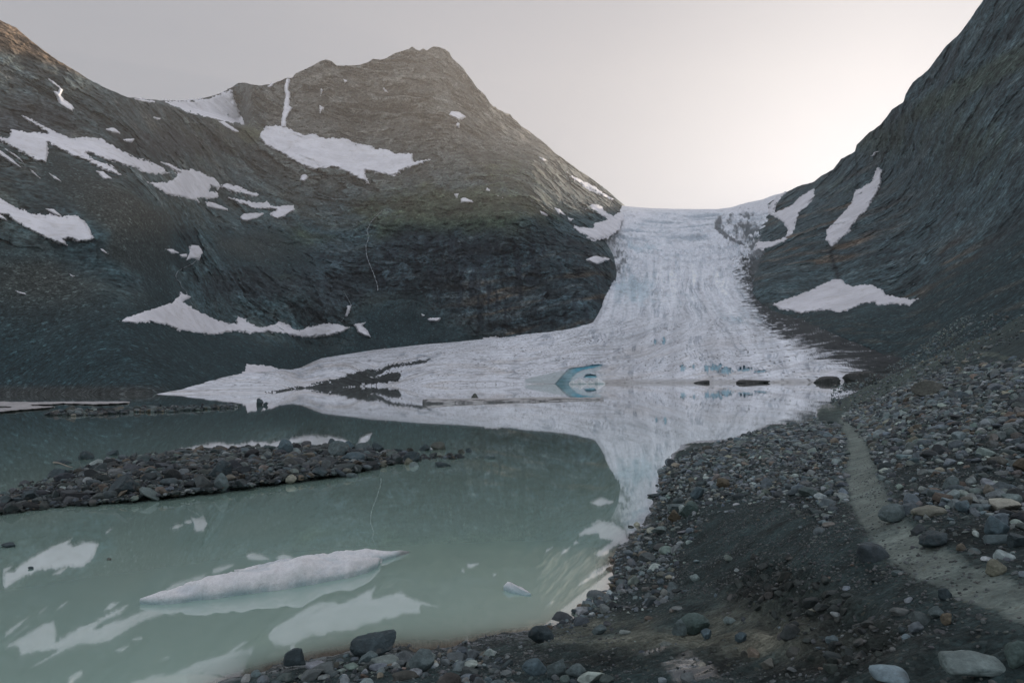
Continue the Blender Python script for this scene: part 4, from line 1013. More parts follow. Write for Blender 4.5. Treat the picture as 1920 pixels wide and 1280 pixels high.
o2 = floe('ice_tail', [(440, 1086), (520, 1072), (600, 1062), (680, 1056), (720, 1050), (745, 1043), (767, 1036)],
         [(440, 1066), (520, 1050), (600, 1038), (640, 1032), (690, 1031), (720, 1033), (745, 1031), (767, 1033)], .6, 8)
o2.parent = o
thing(o, 'long white snow crusted ice floe drifting in the near water', 'ice floe')
o = floe('ice_ledge', [(792, 757), (850, 756), (950, 754), (1050, 751.5), (1132, 749)], [(790, 748), (850, 747.5), (950, 746.5), (1050, 745.5), (1132, 745)], 16, 5, 200, 18, False, True)
thing(o, 'long thin dark edged ice ledge floating before the glacier front', 'ice ledge')
o = floe('ice_floe', [(944, 1106), (955, 1111), (970, 1114), (985, 1117), (996, 1117)], [(944, 1098), (952, 1091), (965, 1097), (980, 1106), (996, 1113)], .4, 9, 40, 16, False)
thing(o, 'small pointed white ice chunk floating alone near the shore', 'ice floe')
for k, (x, y, w_) in enumerate([(266, 1117, 30), (1122, 719.3, 26), (1090, 719.5, 22), (1075, 720, 16), (1108, 719.6, 14)]):
    if k == 0: continue
    D = float(plane_D(np.array(x), np.array(y))); ww = w_
    o = floe('ice_block', [(x - w_ / 2, y), (x, y + .3), (x + w_ / 2, y)], [(x - w_ / 2, y - 2), (x - w_ * .1, y - w_ * .45), (x + w_ * .2, y - w_ * .3), (x + w_ / 2, y - 2)], w_ * D / F * .6, 20 + k, 30, 14, False)
    thing(o, ['', 'broken white ice block at the foot of the blue ice cave, farthest right', 'broken white ice block in the mouth of the blue ice cave', 'small ice block at the left side of the cave mouth', 'low ice block in the middle of the cave mouth'][k], 'ice block', 'ice blocks at the cave')

# ------------------------------------------------------------------ rocks
def ico(sub):
    t = (1 + 5 ** .5) / 2
    V = np.array([(-1, t, 0), (1, t, 0), (-1, -t, 0), (1, -t, 0), (0, -1, t), (0, 1, t), (0, -1, -t), (0, 1, -t), (t, 0, -1), (t, 0, 1), (-t, 0, -1), (-t, 0, 1)], float)
    V /= np.linalg.norm(V, axis=1)[:, None]
    Fc = [(0, 11, 5), (0, 5, 1), (0, 1, 7), (0, 7, 10), (0, 10, 11), (1, 5, 9), (5, 11, 4), (11, 10, 2), (10, 7, 6), (7, 1, 8), (3, 9, 4), (3, 4, 2), (3, 2, 6), (3, 6, 8), (3, 8, 9), (4, 9, 5), (2, 4, 11), (6, 2, 10), (8, 6, 7), (9, 8, 1)]
    V = list(map(tuple, V))
    for _ in range(sub):
        cache = {}; out = []
        def mid(a, b):
            k = (min(a, b), max(a, b))
            if k not in cache:
                m = np.array(V[a]) + np.array(V[b]); V.append(tuple(m / np.linalg.norm(m))); cache[k] = len(V) - 1
            return cache[k]
        for a, b, c in Fc:
            x, y, z = mid(a, b), mid(b, c), mid(c, a)
            out += [(a, x, z), (b, y, x), (c, z, y), (x, y, z)]
        Fc = out
    return np.array(V), np.array(Fc, np.int32)
ICO = {s: ico(s) for s in (1, 2, 3, 4)}

def rock_shape(sub, angular, rg):
    V, Fc = ICO[sub]
    k = int(rg.integers(7, 11)) if angular > .5 else int(rg.integers(12, 18))
    N = rg.normal(size=(k, 3)); N /= np.linalg.norm(N, axis=1)[:, None]
    hgt = rg.uniform(.52, 1.0, k) if angular > .5 else rg.uniform(.78, 1.0, k)
    dot = V @ N.T
    r = np.where(dot > .05, hgt / np.maximum(dot, .05), 9.0)
    p = 46 if angular > .5 else 12
    r = (np.minimum(r, 3.0) ** -p).sum(1) ** (-1 / p)
    r = np.minimum(r, 1.25)
    n = fbm((V * 1.7 + rg.uniform(0, 50)).astype(np.float32), 3 if sub > 2 else 1)
    r = r * (1 + (.07 if angular > .5 else .10) * n)
    return V * r[:, None], Fc

def rotz(a):
    c, s = math.cos(a), math.sin(a)
    return np.array([[c, -s, 0], [s, c, 0], [0, 0, 1]])
def rot_rand(rg, tilt):
    a = rotz(rg.uniform(0, 6.283)); t = rg.normal(0, tilt)
    c, s = math.cos(t), math.sin(t)
    return a @ np.array([[1, 0, 0], [0, c, -s], [0, s, c]]) @ rotz(rg.uniform(0, 6.283))

PAL = {  # name: colour
 'blue-grey': (.085, .102, .116), 'dark slate': (.048, .056, .062), 'mid grey': (.115, .122, .124), 'pale grey': (.20, .205, .20), 'greenish grey': (.095, .112, .104), 'rust-brown': (.130, .090, .064), 'tan': (.190, .155, .118), 'dull brown': (.098, .083, .072)}
PAL_N = list(PAL)
def pick_col(rg, bar=False):
    p = [.20, .38, .17, .06, .05, .06, .03, .05] if bar else [.27, .22, .25, .08, .06, .045, .025, .05]
    k = rg.choice(len(PAL_N), p=p)
    c = np.array(PAL[PAL_N[k]]); c = c.mean() + (c - c.mean()) * .75
    c = c * np.array([.90, 1.04, 1.03]) * rg.uniform(.5, 1.95) * (.62 if bar else 1.0) * rg.uniform(.94, 1.06, 3)
    return PAL_N[k], c

def single_rock(name, P, sx, sy, sz, colr, angular, rg, sub=4, rot=None, mat=None):
    V, Fc = rock_shape(sub, angular, rg)
    V = (rg_rot(rg) @ V.T).T
    V = V * np.array([sx, sy, sz]) * .5 / np.abs(V).max(0)
    R = rotz(rot if rot is not None else rg.uniform(0, 6.28))
    V = V @ R.T
    n = fbm((V / max(sx, sz) * 5 + rg.uniform(0, 40)).astype(np.float32), 4, .6)
    V = V * (1 + .11 * n + .05 * fbm((V / max(sx, sz) * 14 + 3).astype(np.float32), 3, .6))[:, None]
    c = np.broadcast_to(np.array(colr), V.shape) * (1 + .5 * fbm((V / max(sx, sz) * 3 + 8).astype(np.float32), 4, .6))[:, None]
    o = mesh(name, V, Fc, mat or M_STONE, np.clip(c, .01, 1), smooth=bool(angular < .5))
    o.location = Vector(P)
    return o
def rg_rot(rg):
    q, _ = np.linalg.qr(rg.normal(size=(3, 3)))
    return q

SURF = {'fg': fg_point, 'bar': bar_point, 'water': lambda x, y: pt(np.asarray(x, float), np.asarray(y, float), plane_D(x, y))}
LAND = [ # name, surface, x, base y, width px, height px, colour, angular, label
 ('boulder', 'fg', 697, 1233, 92, 50, 'dark slate', 1, 'large angular dark grey boulder standing at the near water edge'),
 ('boulder', 'fg', 790, 1266, 54, 42, 'mid grey', 0, 'rounded grey boulder just inland of the large angular boulder'),
 ('boulder', 'fg', 553, 1256, 50, 38, 'dark slate', 1, 'dark pointed boulder at the water left of the large angular boulder'),
 ('boulder', 'fg', 1018, 1209, 54, 34, 'dark slate', 0, 'smooth blue grey boulder at the end of the bright water strip'),
 ('boulder', 'fg', 1302, 1190, 66, 40, 'greenish grey', 1, 'dark leaning slab on the brown silt flat'),
 ('boulder', 'fg', 1279, 1203, 36, 34, 'mid grey', 1, 'grey triangular stone propped against the dark leaning slab'),
 ('boulder', 'fg', 1326, 1210, 26, 20, 'blue-grey', 1, 'small wedge stone right of the leaning slab'),
 ('boulder', 'fg', 1124, 1188, 30, 17, 'mid grey', 0, 'flat oval grey stone alone on the silt near the shore'),
 ('boulder', 'fg', 1392, 1215, 26, 20, 'blue-grey', 1, 'bluish angular stone alone on the brown silt'),
 ('boulder', 'fg', 1368, 1172, 26, 14, 'pale grey', 0, 'small pale flat stone behind the leaning slab'),
 ('boulder', 'fg', 1684, 984, 54, 36, 'mid grey', 0, 'big rounded grey block at the right edge of the footpath'),
 ('boulder', 'fg', 1762, 1027, 74, 30, 'dark slate', 0, 'long flat dark stone lying right of the footpath bend'),
 ('boulder', 'fg', 1873, 1078, 40, 30, 'tan', 0, 'rounded tan boulder beside the footpath, the brightest there'),
 ('boulder', 'fg', 1874, 1016, 48, 42, 'blue-grey', 0, 'tall rounded dark cobble among the stones above the tan boulder'),
 ('boulder', 'fg', 1910, 1030, 40, 30, 'dark slate', 1, 'dark angular stone at the right edge of the frame'),
 ('boulder', 'fg', 1790, 922, 34, 28, 'mid grey', 0, 'round grey cobble standing proud of the stony bank'),
 ('boulder', 'fg', 1902, 952, 36, 26, 'pale grey', 1, 'pale blocky stone near the right edge of the stony bank'),
 ('boulder', 'fg', 1812, 968, 34, 24, 'blue-grey', 0, 'blue-grey oval cobble between the round cobble and the tall one'),
 ('boulder', 'fg', 1778, 1172, 24, 22, 'rust-brown', 0, 'small tan brown stone below the footpath'),
 ('boulder', 'fg', 1758, 1156, 32, 22, 'mid grey', 0, 'grey stone next to the small brown one below the footpath'),
 ('boulder', 'fg', 1774, 1124, 28, 24, 'dark slate', 0, 'dark stone on the lower edge of the footpath'),
 ('boulder', 'fg', 1844, 1290, 130, 38, 'pale grey', 0, 'broad pale boulder cut off by the bottom of the picture'),
 ('boulder', 'fg', 1914, 1262, 46, 50, 'greenish grey', 0, 'grey green boulder in the bottom right corner'),
 ('boulder', 'fg', 1000, 1278, 52, 36, 'blue-grey', 0, 'rounded blue grey stone at the bottom edge, left of a pair'),
 ('boulder', 'fg', 1042, 1284, 40, 34, 'mid grey', 1, 'angular stone at the bottom edge beside the rounded blue grey one'),
 ('boulder', 'fg', 1084, 1282, 42, 30, 'mid grey', 0, 'pale grey stone at the bottom edge, right end of the row'),
 ('boulder', 'fg', 1292, 974, 38, 30, 'greenish grey', 1, 'big green grey block on the stony shore slope'),
 ('boulder', 'fg', 1267, 982, 26, 24, 'rust-brown', 1, 'reddish brown block left of the green grey one on the shore'),
 ('boulder', 'fg', 1272, 955, 38, 16, 'mid grey', 1, 'long grey slab on the shore above the reddish block'),
 ('boulder', 'fg', 1310, 937, 30, 22, 'blue-grey', 1, 'blue-grey block on the shore slope above the long slab'),
 ('boulder', 'fg', 1356, 914, 28, 20, 'rust-brown', 1, 'orange brown stone high on the shore slope'),
 ('boulder', 'fg', 1242, 1006, 38, 14, 'pale grey', 1, 'pale long slab lying below the green grey block'),
 ('boulder', 'fg', 1304, 1088, 20, 13, 'pale grey', 0, 'small white stone alone on the dark silt slope'),
 ('boulder', 'water', 1231, 933, 30, 7, 'dark slate', 1, 'flat dark slab lying in the water off the shore'),
 ('boulder', 'fg', 1752, 745, 60, 30, 'dull brown', 1, 'big brownish boulder on the skyline of the stony bank'),
 ('boulder', 'fg', 1716, 834, 26, 18, 'tan', 0, 'tan cobble on the stony bank right of the footpath'),
 ('boulder', 'bar', 218, 930, 56, 32, 'dark slate', 1, 'largest dark angular boulder on the front of the gravel bar'),
 ('boulder', 'bar', 410, 918, 32, 26, 'mid grey', 1, 'squarish grey block in front of the gravel bar middle'),
 ('boulder', 'bar', 410, 898, 42, 30, 'dark slate', 1, 'dark boulder behind the squarish grey block on the gravel bar'),
 ('boulder', 'bar', 157, 868, 32, 20, 'dark slate', 0, 'dark rounded boulder at the back shore of the gravel bar'),
 ('boulder', 'bar', 112, 876, 32, 12, 'dark slate', 0, 'low dark rock in shallows behind the gravel bar'),
 ('boulder', 'bar', 208, 860, 24, 16, 'dark slate', 1, 'small dark block on the back edge of the gravel bar'),
 ('boulder', 'bar', 46, 938, 40, 16, 'dark slate', 1, 'flat dark slab in the shallows at the left end of the bar'),
 ('boulder', 'bar', 107, 897, 54, 16, 'dark slate', 1, 'long low slab with a fallen stick in the shallows'),
 ('boulder', 'bar', 533, 855, 28, 28, 'blue-grey', 1, 'upright squarish block on the right part of the gravel bar'),
 ('boulder', 'bar', 632, 859, 42, 28, 'mid grey', 1, 'broad grey boulder topping the right part of the gravel bar'),
 ('boulder', 'bar', 624, 841, 24, 16, 'dark slate', 1, 'dark pointed rock peeking over the broad grey boulder'),
 ('boulder', 'bar', 652, 843, 22, 14, 'blue-grey', 1, 'slanted rock right of the dark pointed one'),
 ('boulder', 'bar', 677, 850, 36, 17, 'mid grey', 0, 'smooth grey dome shaped boulder on the gravel bar'),
 ('boulder', 'bar', 707, 851, 22, 19, 'dark slate', 1, 'dark cube like rock beside the dome shaped boulder'),
 ('boulder', 'bar', 661, 866, 54, 15, 'blue-grey', 0, 'long rounded slab in front of the dome shaped boulder'),
 ('boulder', 'bar', 770, 868, 38, 19, 'dark slate', 0, 'dark rounded boulder near the right tip of the gravel bar'),
 ('boulder', 'bar', 764, 878, 24, 16, 'tan', 1, 'tan rock standing in front of the dark rounded tip boulder'),
 ('boulder', 'bar', 777, 882, 22, 14, 'pale grey', 1, 'pale rock in the water at the right tip of the bar'),
 ('boulder', 'water', 822, 845, 32, 14, 'dull brown', 1, 'pale brown rock in the water beyond the bar tip'),
 ('boulder', 'water', 796, 846, 26, 12, 'dark slate', 1, 'dark low rock left of the pale brown rock'),
 ('boulder', 'water', 830, 876, 32, 9, 'dark slate', 1, 'flat dark rock lying in the water off the bar tip'),
 ('boulder', 'water', 917, 861, 22, 8, 'mid grey', 1, 'farthest pale rock off the right end of the bar'),
 ('boulder', 'water', 866, 850, 16, 7, 'dull brown', 1, 'small brown rock in the water right of the pale brown one'),
 ('boulder', 'water', 879, 849, 12, 8, 'dark slate', 1, 'small pointed dark rock in the water off the bar'),
 ('boulder', 'water', 660, 896, 24, 8, 'mid grey', 1, 'low grey stone in the water in front of the bar'),
 ('boulder', 'bar', 598, 893, 34, 14, 'dark slate', 1, 'dark slab on the front edge of the right bar half'),
 ('boulder', 'bar', 683, 887, 42, 15, 'dull brown', 1, 'brownish flat rock on the front edge near the bar tip'),
 ('boulder', 'water', 486, 759, 15, 12, 'dark slate', 0, 'dark round boulder standing alone in the far water'),
 ('boulder', 'water', 497, 760, 9, 6, 'dark slate', 0, 'smaller boulder touching the dark round one in far water'),
 ('boulder', 'water', 890, 749, 16, 11, 'dull brown', 1, 'dark boulder perched on the thin ice ledge'),
 ('boulder', 'water', 130, 776, 26, 15, 'dull brown', 1, 'brown boulder at the left end of the far gravel spit'),
 ('boulder', 'water', 105, 777, 13, 7, 'dark slate', 0, 'small dark rock left of the brown spit boulder'),
 ('boulder', 'water', 292, 765, 18, 12, 'dark slate', 1, 'dark boulder on the middle of the far gravel spit'),
 ('boulder', 'water', 283, 768, 28, 8, 'mid grey', 1, 'grey slab beside the middle boulder of the far spit'),
 ('boulder', 'water', 347, 766, 20, 7, 'dark slate', 1, 'low dark slab on the right part of the far spit'),
 ('boulder', 'water', 12, 1027, 26, 8, 'dark slate', 0, 'dark rock barely awash at the left edge of the near water'),
 ('boulder', 'water', 56, 1067, 12, 4, 'dark slate', 0, 'tiny dark rock awash below the edge rock'),
 ('boulder', 'water', 203, 1050, 10, 4, 'dull brown', 0, 'tiny brown rock awash above the long ice floe'),
 ('boulder', 'water', 1078, 1150, 14, 7, 'dark slate', 0, 'small dark stone in the bright strip of water'),
 ('debris_mound', 'water', 1558, 717, 58, 14, 'dark slate', 0, 'dark hump of debris covered ice standing in the water'),
 ('debris_mound', 'water', 1632, 715, 78, 24, 'dark slate', 0, 'larger dark debris hump partly hidden by the near bank'),
 ('debris_mound', 'water', 1417, 718, 66, 8, 'dark slate', 0, 'low long dark debris hump along the glacier water line'),
 ('debris_mound', 'water', 1320, 718, 34, 6, 'dark slate', 0, 'small dark debris hump in the pale ice at the water line'),
]
rgL = np.random.default_rng(21)
occupied = []
for (nm, sf, x, y, wp, hp, cn, ang, lab) in LAND:
    P = SURF[sf](np.array([x]), np.array([y - (.12 * hp if sf != 'water' or y > 800 else 0)]))[0]
    d = P[1]
    w, h = wp * d / F, hp * d / F
    col = np.array(PAL[cn]) * np.array([.80, 1.02, 1.02]) * rgL.uniform(.85, 1.1)
    if nm == 'debris_mound': col = np.array([.040, .043, .042])
    o = single_rock(nm, (P[0], P[1] + w * .25, P[2] + h * (.36 if nm != 'debris_mound' else .2)), w, w * .75, h * (1.15 if sf == 'fg' else 1.4), col, ang, rgL, 4, rot=rgL.normal(0, .2), mat=M_STONE if d < 60 else M_FARSTONE)
    thing(o, lab, 'boulder' if nm == 'boulder' else 'debris mound')
    occupied.append((P[0], P[1] + w * .25, w * .5))

# scattered stones ------------------------------------------------------
def scatter(surface, xr, yr, dens_fn, n_try, size_fn, rg, dmax, bar):
    xs = np.arange(xr[0], xr[1], 4.0); ys = np.arange(yr[0], yr[1], 3.0)
    X, Y = np.meshgrid(xs, ys)
    P = surface(X, Y)
    ax = np.gradient(P, axis=1); ay = np.gradient(P, axis=0)
    area = np.linalg.norm(np.cross(ax, ay), axis=-1)
    m = dens_fn(X, Y, P) * np.clip(area, 0, 2.0) * (P[..., 2] > -.06) * (P[..., 1] < dmax)
    tot = m.sum(); n = int(min(n_try, tot))
    idx = rg.choice(m.size, n, p=(m / tot).ravel())
    px = X.ravel()[idx] + rg.uniform(-2, 2, n); py = Y.ravel()[idx] + rg.uniform(-1.5, 1.5, n)
    Q = surface(px, py)
    s = size_fn(px, py, Q, rg)
    order = np.argsort(-s)
    cell = {}; keep = []
    g = .35
    for x_, y_, r_ in occupied:
        for i in range(int((x_ - r_) // g), int((x_ + r_) // g) + 1):
            for j in range(int((y_ - r_) // g), int((y_ + r_) // g) + 1):
                cell.setdefault((i, j), []).append((x_, y_, r_ * .9))
    for k in order:
        x_, y_, r_ = Q[k, 0], Q[k, 1], s[k] * .5
        ci, cj = int(x_ // g), int(y_ // g); ok = True
        for i in (ci - 1, ci, ci + 1):
            for j in (cj - 1, cj, cj + 1):
                for (a, b, rr) in cell.get((i, j), ()):
                    if (a - x_) ** 2 + (b - y_) ** 2 < (.64 * (rr + r_)) ** 2: ok = False; break
                if not ok: break
            if not ok: break
        if ok:
            keep.append(k); cell.setdefault((ci, cj), []).append((x_, y_, r_))
    keep = np.array(keep)
    return px[keep], py[keep], Q[keep], s[keep]

LIB = {}
def variants(sub, ang):
    if (sub, ang) not in LIB:
        r = np.random.default_rng(1000 + sub * 10 + int(ang)); m = 48 if sub < 3 else 80
        LIB[sub, ang] = np.stack([rock_shape(sub, ang, r)[0] for _ in range(m)])
    return LIB[sub, ang]

def rots(rg, n, tilt):
    a, b, t = rg.uniform(0, 6.283, n), rg.uniform(0, 6.283, n), rg.normal(0, tilt, n)
    z0 = np.zeros(n); o1 = np.ones(n)
    def Rz(q): c, s_ = np.cos(q), np.sin(q); return np.stack([np.stack([c, -s_, z0], -1), np.stack([s_, c, z0], -1), np.stack([z0, z0, o1], -1)], 1)
    c, s_ = np.cos(t), np.sin(t)
    Rx = np.stack([np.stack([o1, z0, z0], -1), np.stack([z0, c, -s_], -1), np.stack([z0, s_, c], -1)], 1)
    return Rz(a) @ Rx @ Rz(b)

def build_stones(px, py, Q, s, rg, n_single, p_ang, flat, bar, where, stuff_name, cols=None, tilt=.22):
    n = len(s); D = Q[:, 1]
    vis = s / D * ((px > 0) & (px < 1920) & (py < 1275))
    single = np.zeros(n, bool); single[np.argsort(-vis)[:n_single]] = True
    pxs = s / D * F
    ang = (rg.random(n) < p_ang).astype(float)
    sub = np.where(single, 3, np.where(pxs > 26, 3, np.where(pxs > 8, 2, 1)))
    names, C = [], np.zeros((n, 3))
    for k in range(n):
        nm, c = pick_col(rg, bar); names.append(nm); C[k] = c
    if cols is not None: C = np.array(cols) * rg.uniform(.6, 1.4, (n, 1)) * rg.uniform(.95, 1.05, (n, 3))
    R = rots(rg, n, tilt)
    shp = np.stack([np.ones(n), rg.uniform(.6, .95, n), rg.uniform(flat[0], flat[1], n)], -1)
    VV, FF, CC, SM = [], [], [], []; off = 0
    for sb in (1, 2, 3):
        for a in (0., 1.):
            idx = np.nonzero((sub == sb) & (ang == a))[0]
            if not len(idx): continue
            L = variants(sb, a); Fc = ICO[sb][1]
            V = L[rg.integers(0, len(L), len(idx))] * shp[idx][:, None]
            V = np.einsum('nij,nvj->nvi', R[idx], V) * (s[idx] * .5)[:, None, None]
            nz_ = 1 + .45 * fbm((V / s[idx][:, None, None] * 3 + idx[:, None, None] * .37).astype(np.float32), 2)
            cc = np.clip(C[idx][:, None] * nz_[..., None], .008, 1)
            up = np.array([0, 0, .10]) * s[idx][:, None]
            for q, k in enumerate(idx):
                if not single[k]: continue
                o = mesh('rock' if bar else 'cobble', V[q], Fc, M_STONE, cc[q], smooth=bool(a < .5))
                o.location = Vector(Q[k] + up[q])
                sp = 'angular ' if a > .5 else 'rounded '
                lab = f"{sp}{names[k]} {'rock among the slabs' if bar else 'stone among many like it'} {where(px[k], py[k])}"
                thing(o, lab, 'rock' if bar else 'stone', f"{sp}{names[k]} stones {where(px[k], py[k])}")
            m = ~single[idx]
            if m.any():
                W_ = (V + (Q[idx] + up)[:, None])[m]
                VV.append(W_.reshape(-1, 3)); CC.append(cc[m].reshape(-1, 3))
                SM.append(np.full(m.sum() * len(Fc), a < .5)); nv = V.shape[1]; FF.append((Fc[None] + (np.arange(m.sum()) * nv)[:, None, None]).reshape(-1, 3) + off); off += m.sum() * nv
    kind(mesh(stuff_name, np.concatenate(VV), np.concatenate(FF), M_STONE, np.concatenate(CC), smooth=np.concatenate(SM)), 'stuff')

def dens_fg(x, y, P):
    pd = path_d(x, y)
    off = sst(8, -10, pd)
    right = sst(-10, 25, sdist(x, y, STONY_R))
    left = sst(-10, 20, sdist(x, y, STONY_L))
    shore = sst(-6, 14, sdist(x, y, STONY_S))
    bot = sst(-8, 20, sdist(x, y, [(430, 1275), (540, 1245), (650, 1235), (780, 1220), (860, 1195), (960, 1230), (980, 1300), (400, 1300)]))
    br = sst(-20, 30, sdist(x, y, [(1640, 1120), (1760, 1120), (1920, 1140), (2000, 1200), (1920, 1230), (1700, 1200)])) * .4
    row = sst(-5, 12, sdist(x, y, [(930, 1262), (1120, 1266), (1160, 1300), (900, 1300)])) * .6
    d = np.maximum.reduce([right * 130, left * 130, shore * 170, bot * 130, br * 70, row * 60, 4.0 * sst(34, 24, P[..., 1])])
    clump = .35 + 1.3 * sst(-.25, .35, fbm(xyz(P[..., 0] / 1.5, P[..., 1] / 1.5, 3), 4))
    return d * off * clump * sst(70, 40, P[..., 1])

def size_fg(px, py, Q, rg):
    n = len(px); big = rg.random(n) < np.where(px > 1580, .13, .07)
    s = np.where(big, .150 * np.exp(rg.normal(0, .33, n)), .058 * np.exp(rg.normal(0, .42, n)))
    s = s * (1 + np.clip((Q[:, 1] - 16) / 22, 0, 1.2)) * np.where((py > 1215) & (px < 1130), 1.25, 1.0)
    return np.clip(s, .025, np.where(Q[:, 1] < 20, .30, .45))

def where_fg(x, y):
    if x > 1600 and y < 1110 and x > np.interp(y, PATH_C[:, 1], PATH_C[:, 0]): return 'on the stony bank right of the footpath'
    if x > 1600: return 'below the footpath'
    if y > 1190: return 'along the bottom edge by the water'
    if y > 1010: return 'on the shingle shore by the bright water'
    return 'on the slope between footpath and lake'

rgS = np.random.default_rng(33)
px, py, Q, s = scatter(fg_point, (430, 2400), (660, 1300), dens_fg, 60000, size_fg, rgS, 70, False)
print('fg stones', len(s))
build_stones(px, py, Q, s, rgS, 165, .8, (.36, .85), False, where_fg, 'shingle')

def dens_bar(x, y, P):
    sd = sdist(x, y, BAR)
    wet = np.clip(1.2 * blob(x, y, 60, 915, 110, 40) + blob(x, y, 800, 860, 90, 16), 0, 1)
    return 170 * sst(-1, 5, sd) * (1 - .75 * wet)
def size_bar(px, py, Q, rg):
    n = len(px); s = np.where(rg.random(n) < .09, .23 * np.exp(rg.normal(0, .40, n)), .075 * np.exp(rg.normal(0, .42, n)))
    return np.clip(s * np.where(px > 520, 1.25, 1), .04, .7)
px, py, Q, s = scatter(bar_point, (-310, 900), (832, 1030), dens_bar, 40000, size_bar, rgS, 60, True)
print('bar stones', len(s))
build_stones(px, py, Q, s, rgS, 70, .92, (.32, .8), True, lambda x, y: 'on the right half of the gravel bar' if x > 430 else 'on the left half of the gravel bar', 'slab_rubble', None, .36)

px, py, Q, s = scatter(lambda x, y: pt(x, y, plane_D(np.asarray(x, float), np.asarray(y, float), .10)), (70, 470), (752, 784), lambda x, y, P: 3.2 * sst(-1.2, .8, sdist(x, y, SPIT)), 900,
                       lambda x, y, Q, r: np.clip(.42 * np.exp(r.normal(0, .5, len(x))), .15, 1.3), rgS, 200, True)
print('spit', len(s))
build_stones(px, py, Q, s, rgS, 0, .9, (.35, .75), True, None, 'spit_rubble', None, .3)

# clods of dried silt in the slump, and small gravel on the near ground
occupied = []
px, py, Q, s = scatter(fg_point, (1280, 1800), (1010, 1300), lambda x, y, P: 200 * sst(-5, 40, sdist(x, y, CLOD)) * (1 - np.clip(1.2 * blob(x, y, 1400, 1190, 160, 50), 0, 1)) * sst(-.15, .2, fbm(xyz(P[..., 0] / .8, P[..., 1] / .8, 55), 3)), 5000,
                       lambda x, y, Q, r: np.clip(.055 * np.exp(r.normal(0, .55, len(x))), .02, .17), rgS, 20, False)
build_stones(px, py, Q, s, rgS, 0, 1.0, (.45, .9), False, None, 'clods', (.030, .038, .036), .5)
px, py, Q, s = scatter(fg_point, (500, 2000), (860, 1300), lambda x, y, P: 480 * sst(22, 9, P[..., 1]) * (.15 + sst(-.2, .4, fbm(xyz(P[..., 0] / .7, P[..., 1] / .7, 77), 4))) * (1 - .25 * sst(-5, 5, path_d(x, y))) * (1 - np.clip(1.3 * blob(x, y, 1330, 1200, 260, 70), 0, 1)), 34000,
                       lambda x, y, Q, r: np.clip(.022 * np.exp(r.normal(0, .35, len(x))), .012, .05), rgS, 22, False)
print('gravel', len(s))
build_stones(px, py, Q, s, rgS, 0, .7, (.4, .8), False, None, 'gravel', (.085, .098, .098), .4)
px, py, Q, s = scatter(fg_point, (1560, 1960), (590, 770), lambda x, y, P: 3.0 * sst(38, 50, P[..., 1]) * (.2 + sst(-.2, .4, fbm(xyz(P[..., 0] / 6, P[..., 1] / 9, 77), 4))), 9000,
                       lambda x, y, Q, r: np.clip(.16 * np.exp(r.normal(0, .5, len(x))), .05, .8), rgS, 140, False)
print('far gravel', len(s))
build_stones(px, py, Q, s, rgS, 0, .8, (.4, .8), False, None, 'scree_gravel', None, .4)

# stick lying in the shallows
Pa, Pb = bar_point(np.array([100., 136.]), np.array([880., 890.]))
def stick(a, b, r):
    t = np.linspace(0, 1, 9); ang = np.linspace(0, 2 * math.pi, 8, endpoint=False)
    V = []
    for k in t:
        c = a + (b - a) * k + np.array([0, 0, .32 + .03 * math.sin(k * 5)])
        for q in ang: V.append(c + np.array([0, math.cos(q), math.sin(q)]) * r * (1 - .5 * k))
    Fc = [(i * 8 + j, i * 8 + (j + 1) % 8, (i + 1) * 8 + (j + 1) % 8, (i + 1) * 8 + j) for i in range(8) for j in range(8)]
    return mesh('driftwood_stick', V, Fc, M_STONE, np.full((len(V), 3), (.24, .21, .17)))
thing(stick(Pa, Pb, .035), 'pale driftwood stick lying across the low slab in the shallows', 'stick')

# a sheet of ground under everything, out to the horizon
S = 3200
kind(mesh('terrain', [(-S, -1200, -1.5), (S, -1200, -1.5), (S, 3100, -1.5), (-S, 3100, -1.5)], [(0, 1, 2, 3)], M_GROUND, np.full((4, 3), .06), {'wet': np.zeros(4)}), 'structure')

# ------------------------------------------------------------------ haze
HAZE = True
HAZE_D = .000060
if HAZE:
    b = np.array([(x, y, z) for z in (-2.5, 1400) for y in (-1300, 3150) for x in (-3300, 3300)], float)
    fc = [(0, 2, 3, 1), (4, 5, 7, 6), (0, 1, 5, 4), (2, 6, 7, 3), (0, 4, 6, 2), (1, 3, 7, 5)]
    t = NT('haze_air')
    pv = t.n('ShaderNodeVolumePrincipled')
    pv.inputs['Color'].default_value = (.92, .90, .88, 1); pv.inputs['Density'].default_value = HAZE_D
    pv.inputs['Anisotropy'].default_value = .28
    t.l(pv.outputs[0], t.out.inputs['Volume'])
    kind(mesh('haze', b, fc, t.m, smooth=False), 'stuff')

# ------------------------------------------------------------------ light
SUN_AZ, SUN_EL = math.radians(30), math.radians(12.4)      # clockwise from +Y
w = bpy.data.worlds.new('World'); sc.world = w; w.use_nodes = True
nt = w.node_tree; nt.nodes.clear()
out = nt.nodes.new('ShaderNodeOutputWorld'); bg = nt.nodes.new('ShaderNodeBackground')
sky = nt.nodes.new('ShaderNodeTexSky'); sky.sky_type = 'NISHITA'; sky.sun_disc = False
sky.sun_elevation = SUN_EL; sky.sun_rotation = SUN_AZ
sky.air_density = 1.0; sky.dust_density = 2.5; sky.ozone_density = 1.0; sky.altitude = 400
hs = nt.nodes.new('ShaderNodeHueSaturation'); hs.inputs['Saturation'].default_value = .42
gm = nt.nodes.new('ShaderNodeGamma'); gm.inputs[1].default_value = .385
nt.links.new(sky.outputs[0], gm.inputs[0]); nt.links.new(gm.outputs[0], hs.inputs['Color']); wtc = nt.nodes.new('ShaderNodeTexCoord'); dot = nt.nodes.new('ShaderNodeVectorMath'); dot.operation = 'DOT_PRODUCT'
dot.inputs[1].default_value = (0, -.93, .37)
nt.links.new(wtc.outputs['Generated'], dot.inputs[0])
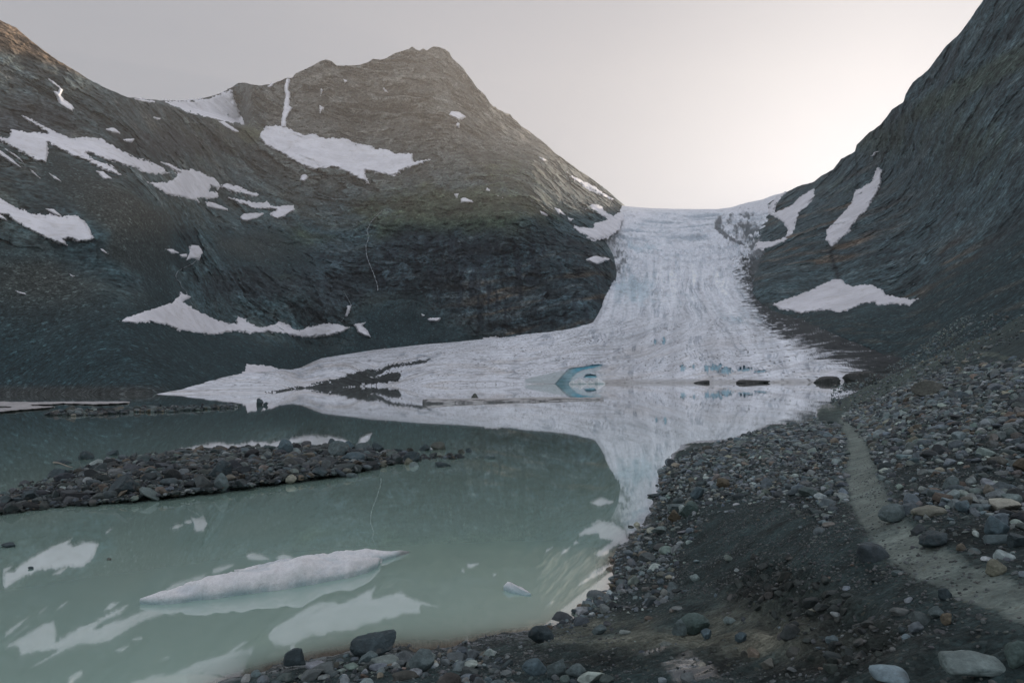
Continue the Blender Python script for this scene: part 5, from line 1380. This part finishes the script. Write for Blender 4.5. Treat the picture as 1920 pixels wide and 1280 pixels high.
sky_fill = nt.nodes.new('ShaderNodeMapRange'); sky_fill.interpolation_type = 'SMOOTHSTEP'
for i_, x_ in enumerate((-.66, .4, .71, 1.5)): sky_fill.inputs[i_ + 1].default_value = x_
nt.links.new(dot.outputs['Value'], sky_fill.inputs[0])          # sky brightened overhead and behind, added to fill the scene
vm = nt.nodes.new('ShaderNodeVectorMath'); vm.operation = 'SCALE'
nt.links.new(hs.outputs[0], vm.inputs[0]); nt.links.new(sky_fill.outputs[0], vm.inputs['Scale'])
tm = nt.nodes.new('ShaderNodeVectorMath'); tm.operation = 'MULTIPLY'; tm.inputs[1].default_value = (.985, .98, 1.045)
nt.links.new(vm.outputs[0], tm.inputs[0]); nt.links.new(tm.outputs[0], bg.inputs[0])
bg.inputs[1].default_value = .12
nt.links.new(bg.outputs[0], out.inputs[0])
sl = bpy.data.lights.new('sun', 'SUN'); sl.energy = 3.0; sl.angle = math.radians(.5); sl.color = (1, .85, .69)
so = bpy.data.objects.new('sun', sl); COL.objects.link(so)
sd_ = Vector((math.sin(SUN_AZ) * math.cos(SUN_EL), math.cos(SUN_AZ) * math.cos(SUN_EL), math.sin(SUN_EL)))
so.rotation_euler = sd_.to_track_quat('Z', 'Y').to_euler()
so.location = (0, 0, 50)

# ------------------------------------------------------------------ camera
cd = bpy.data.cameras.new('camera'); co = bpy.data.objects.new('camera', cd); COL.objects.link(co)
cd.sensor_width = 36; cd.lens = 36 * F / 1920; cd.shift_y = (CY - 640) / 1920
cd.clip_start = .1; cd.clip_end = 20000
R = Matrix(((CA, SA, 0), (0, 0, -1), (-SA, CA, 0)))
co.matrix_world = Matrix.Translation(CAM) @ R.to_4x4()
sc.camera = co
sc.view_settings.view_transform = 'Standard'; sc.view_settings.look = 'None'; sc.view_settings.gamma = 1
sc.view_settings.exposure = 1.62
sc.cycles.use_denoising = True
sc.cycles.max_bounces = 5; sc.cycles.diffuse_bounces = 2; sc.cycles.glossy_bounces = 3; sc.cycles.volume_bounces = 0
sc.cycles.volume_step_rate = 1.0
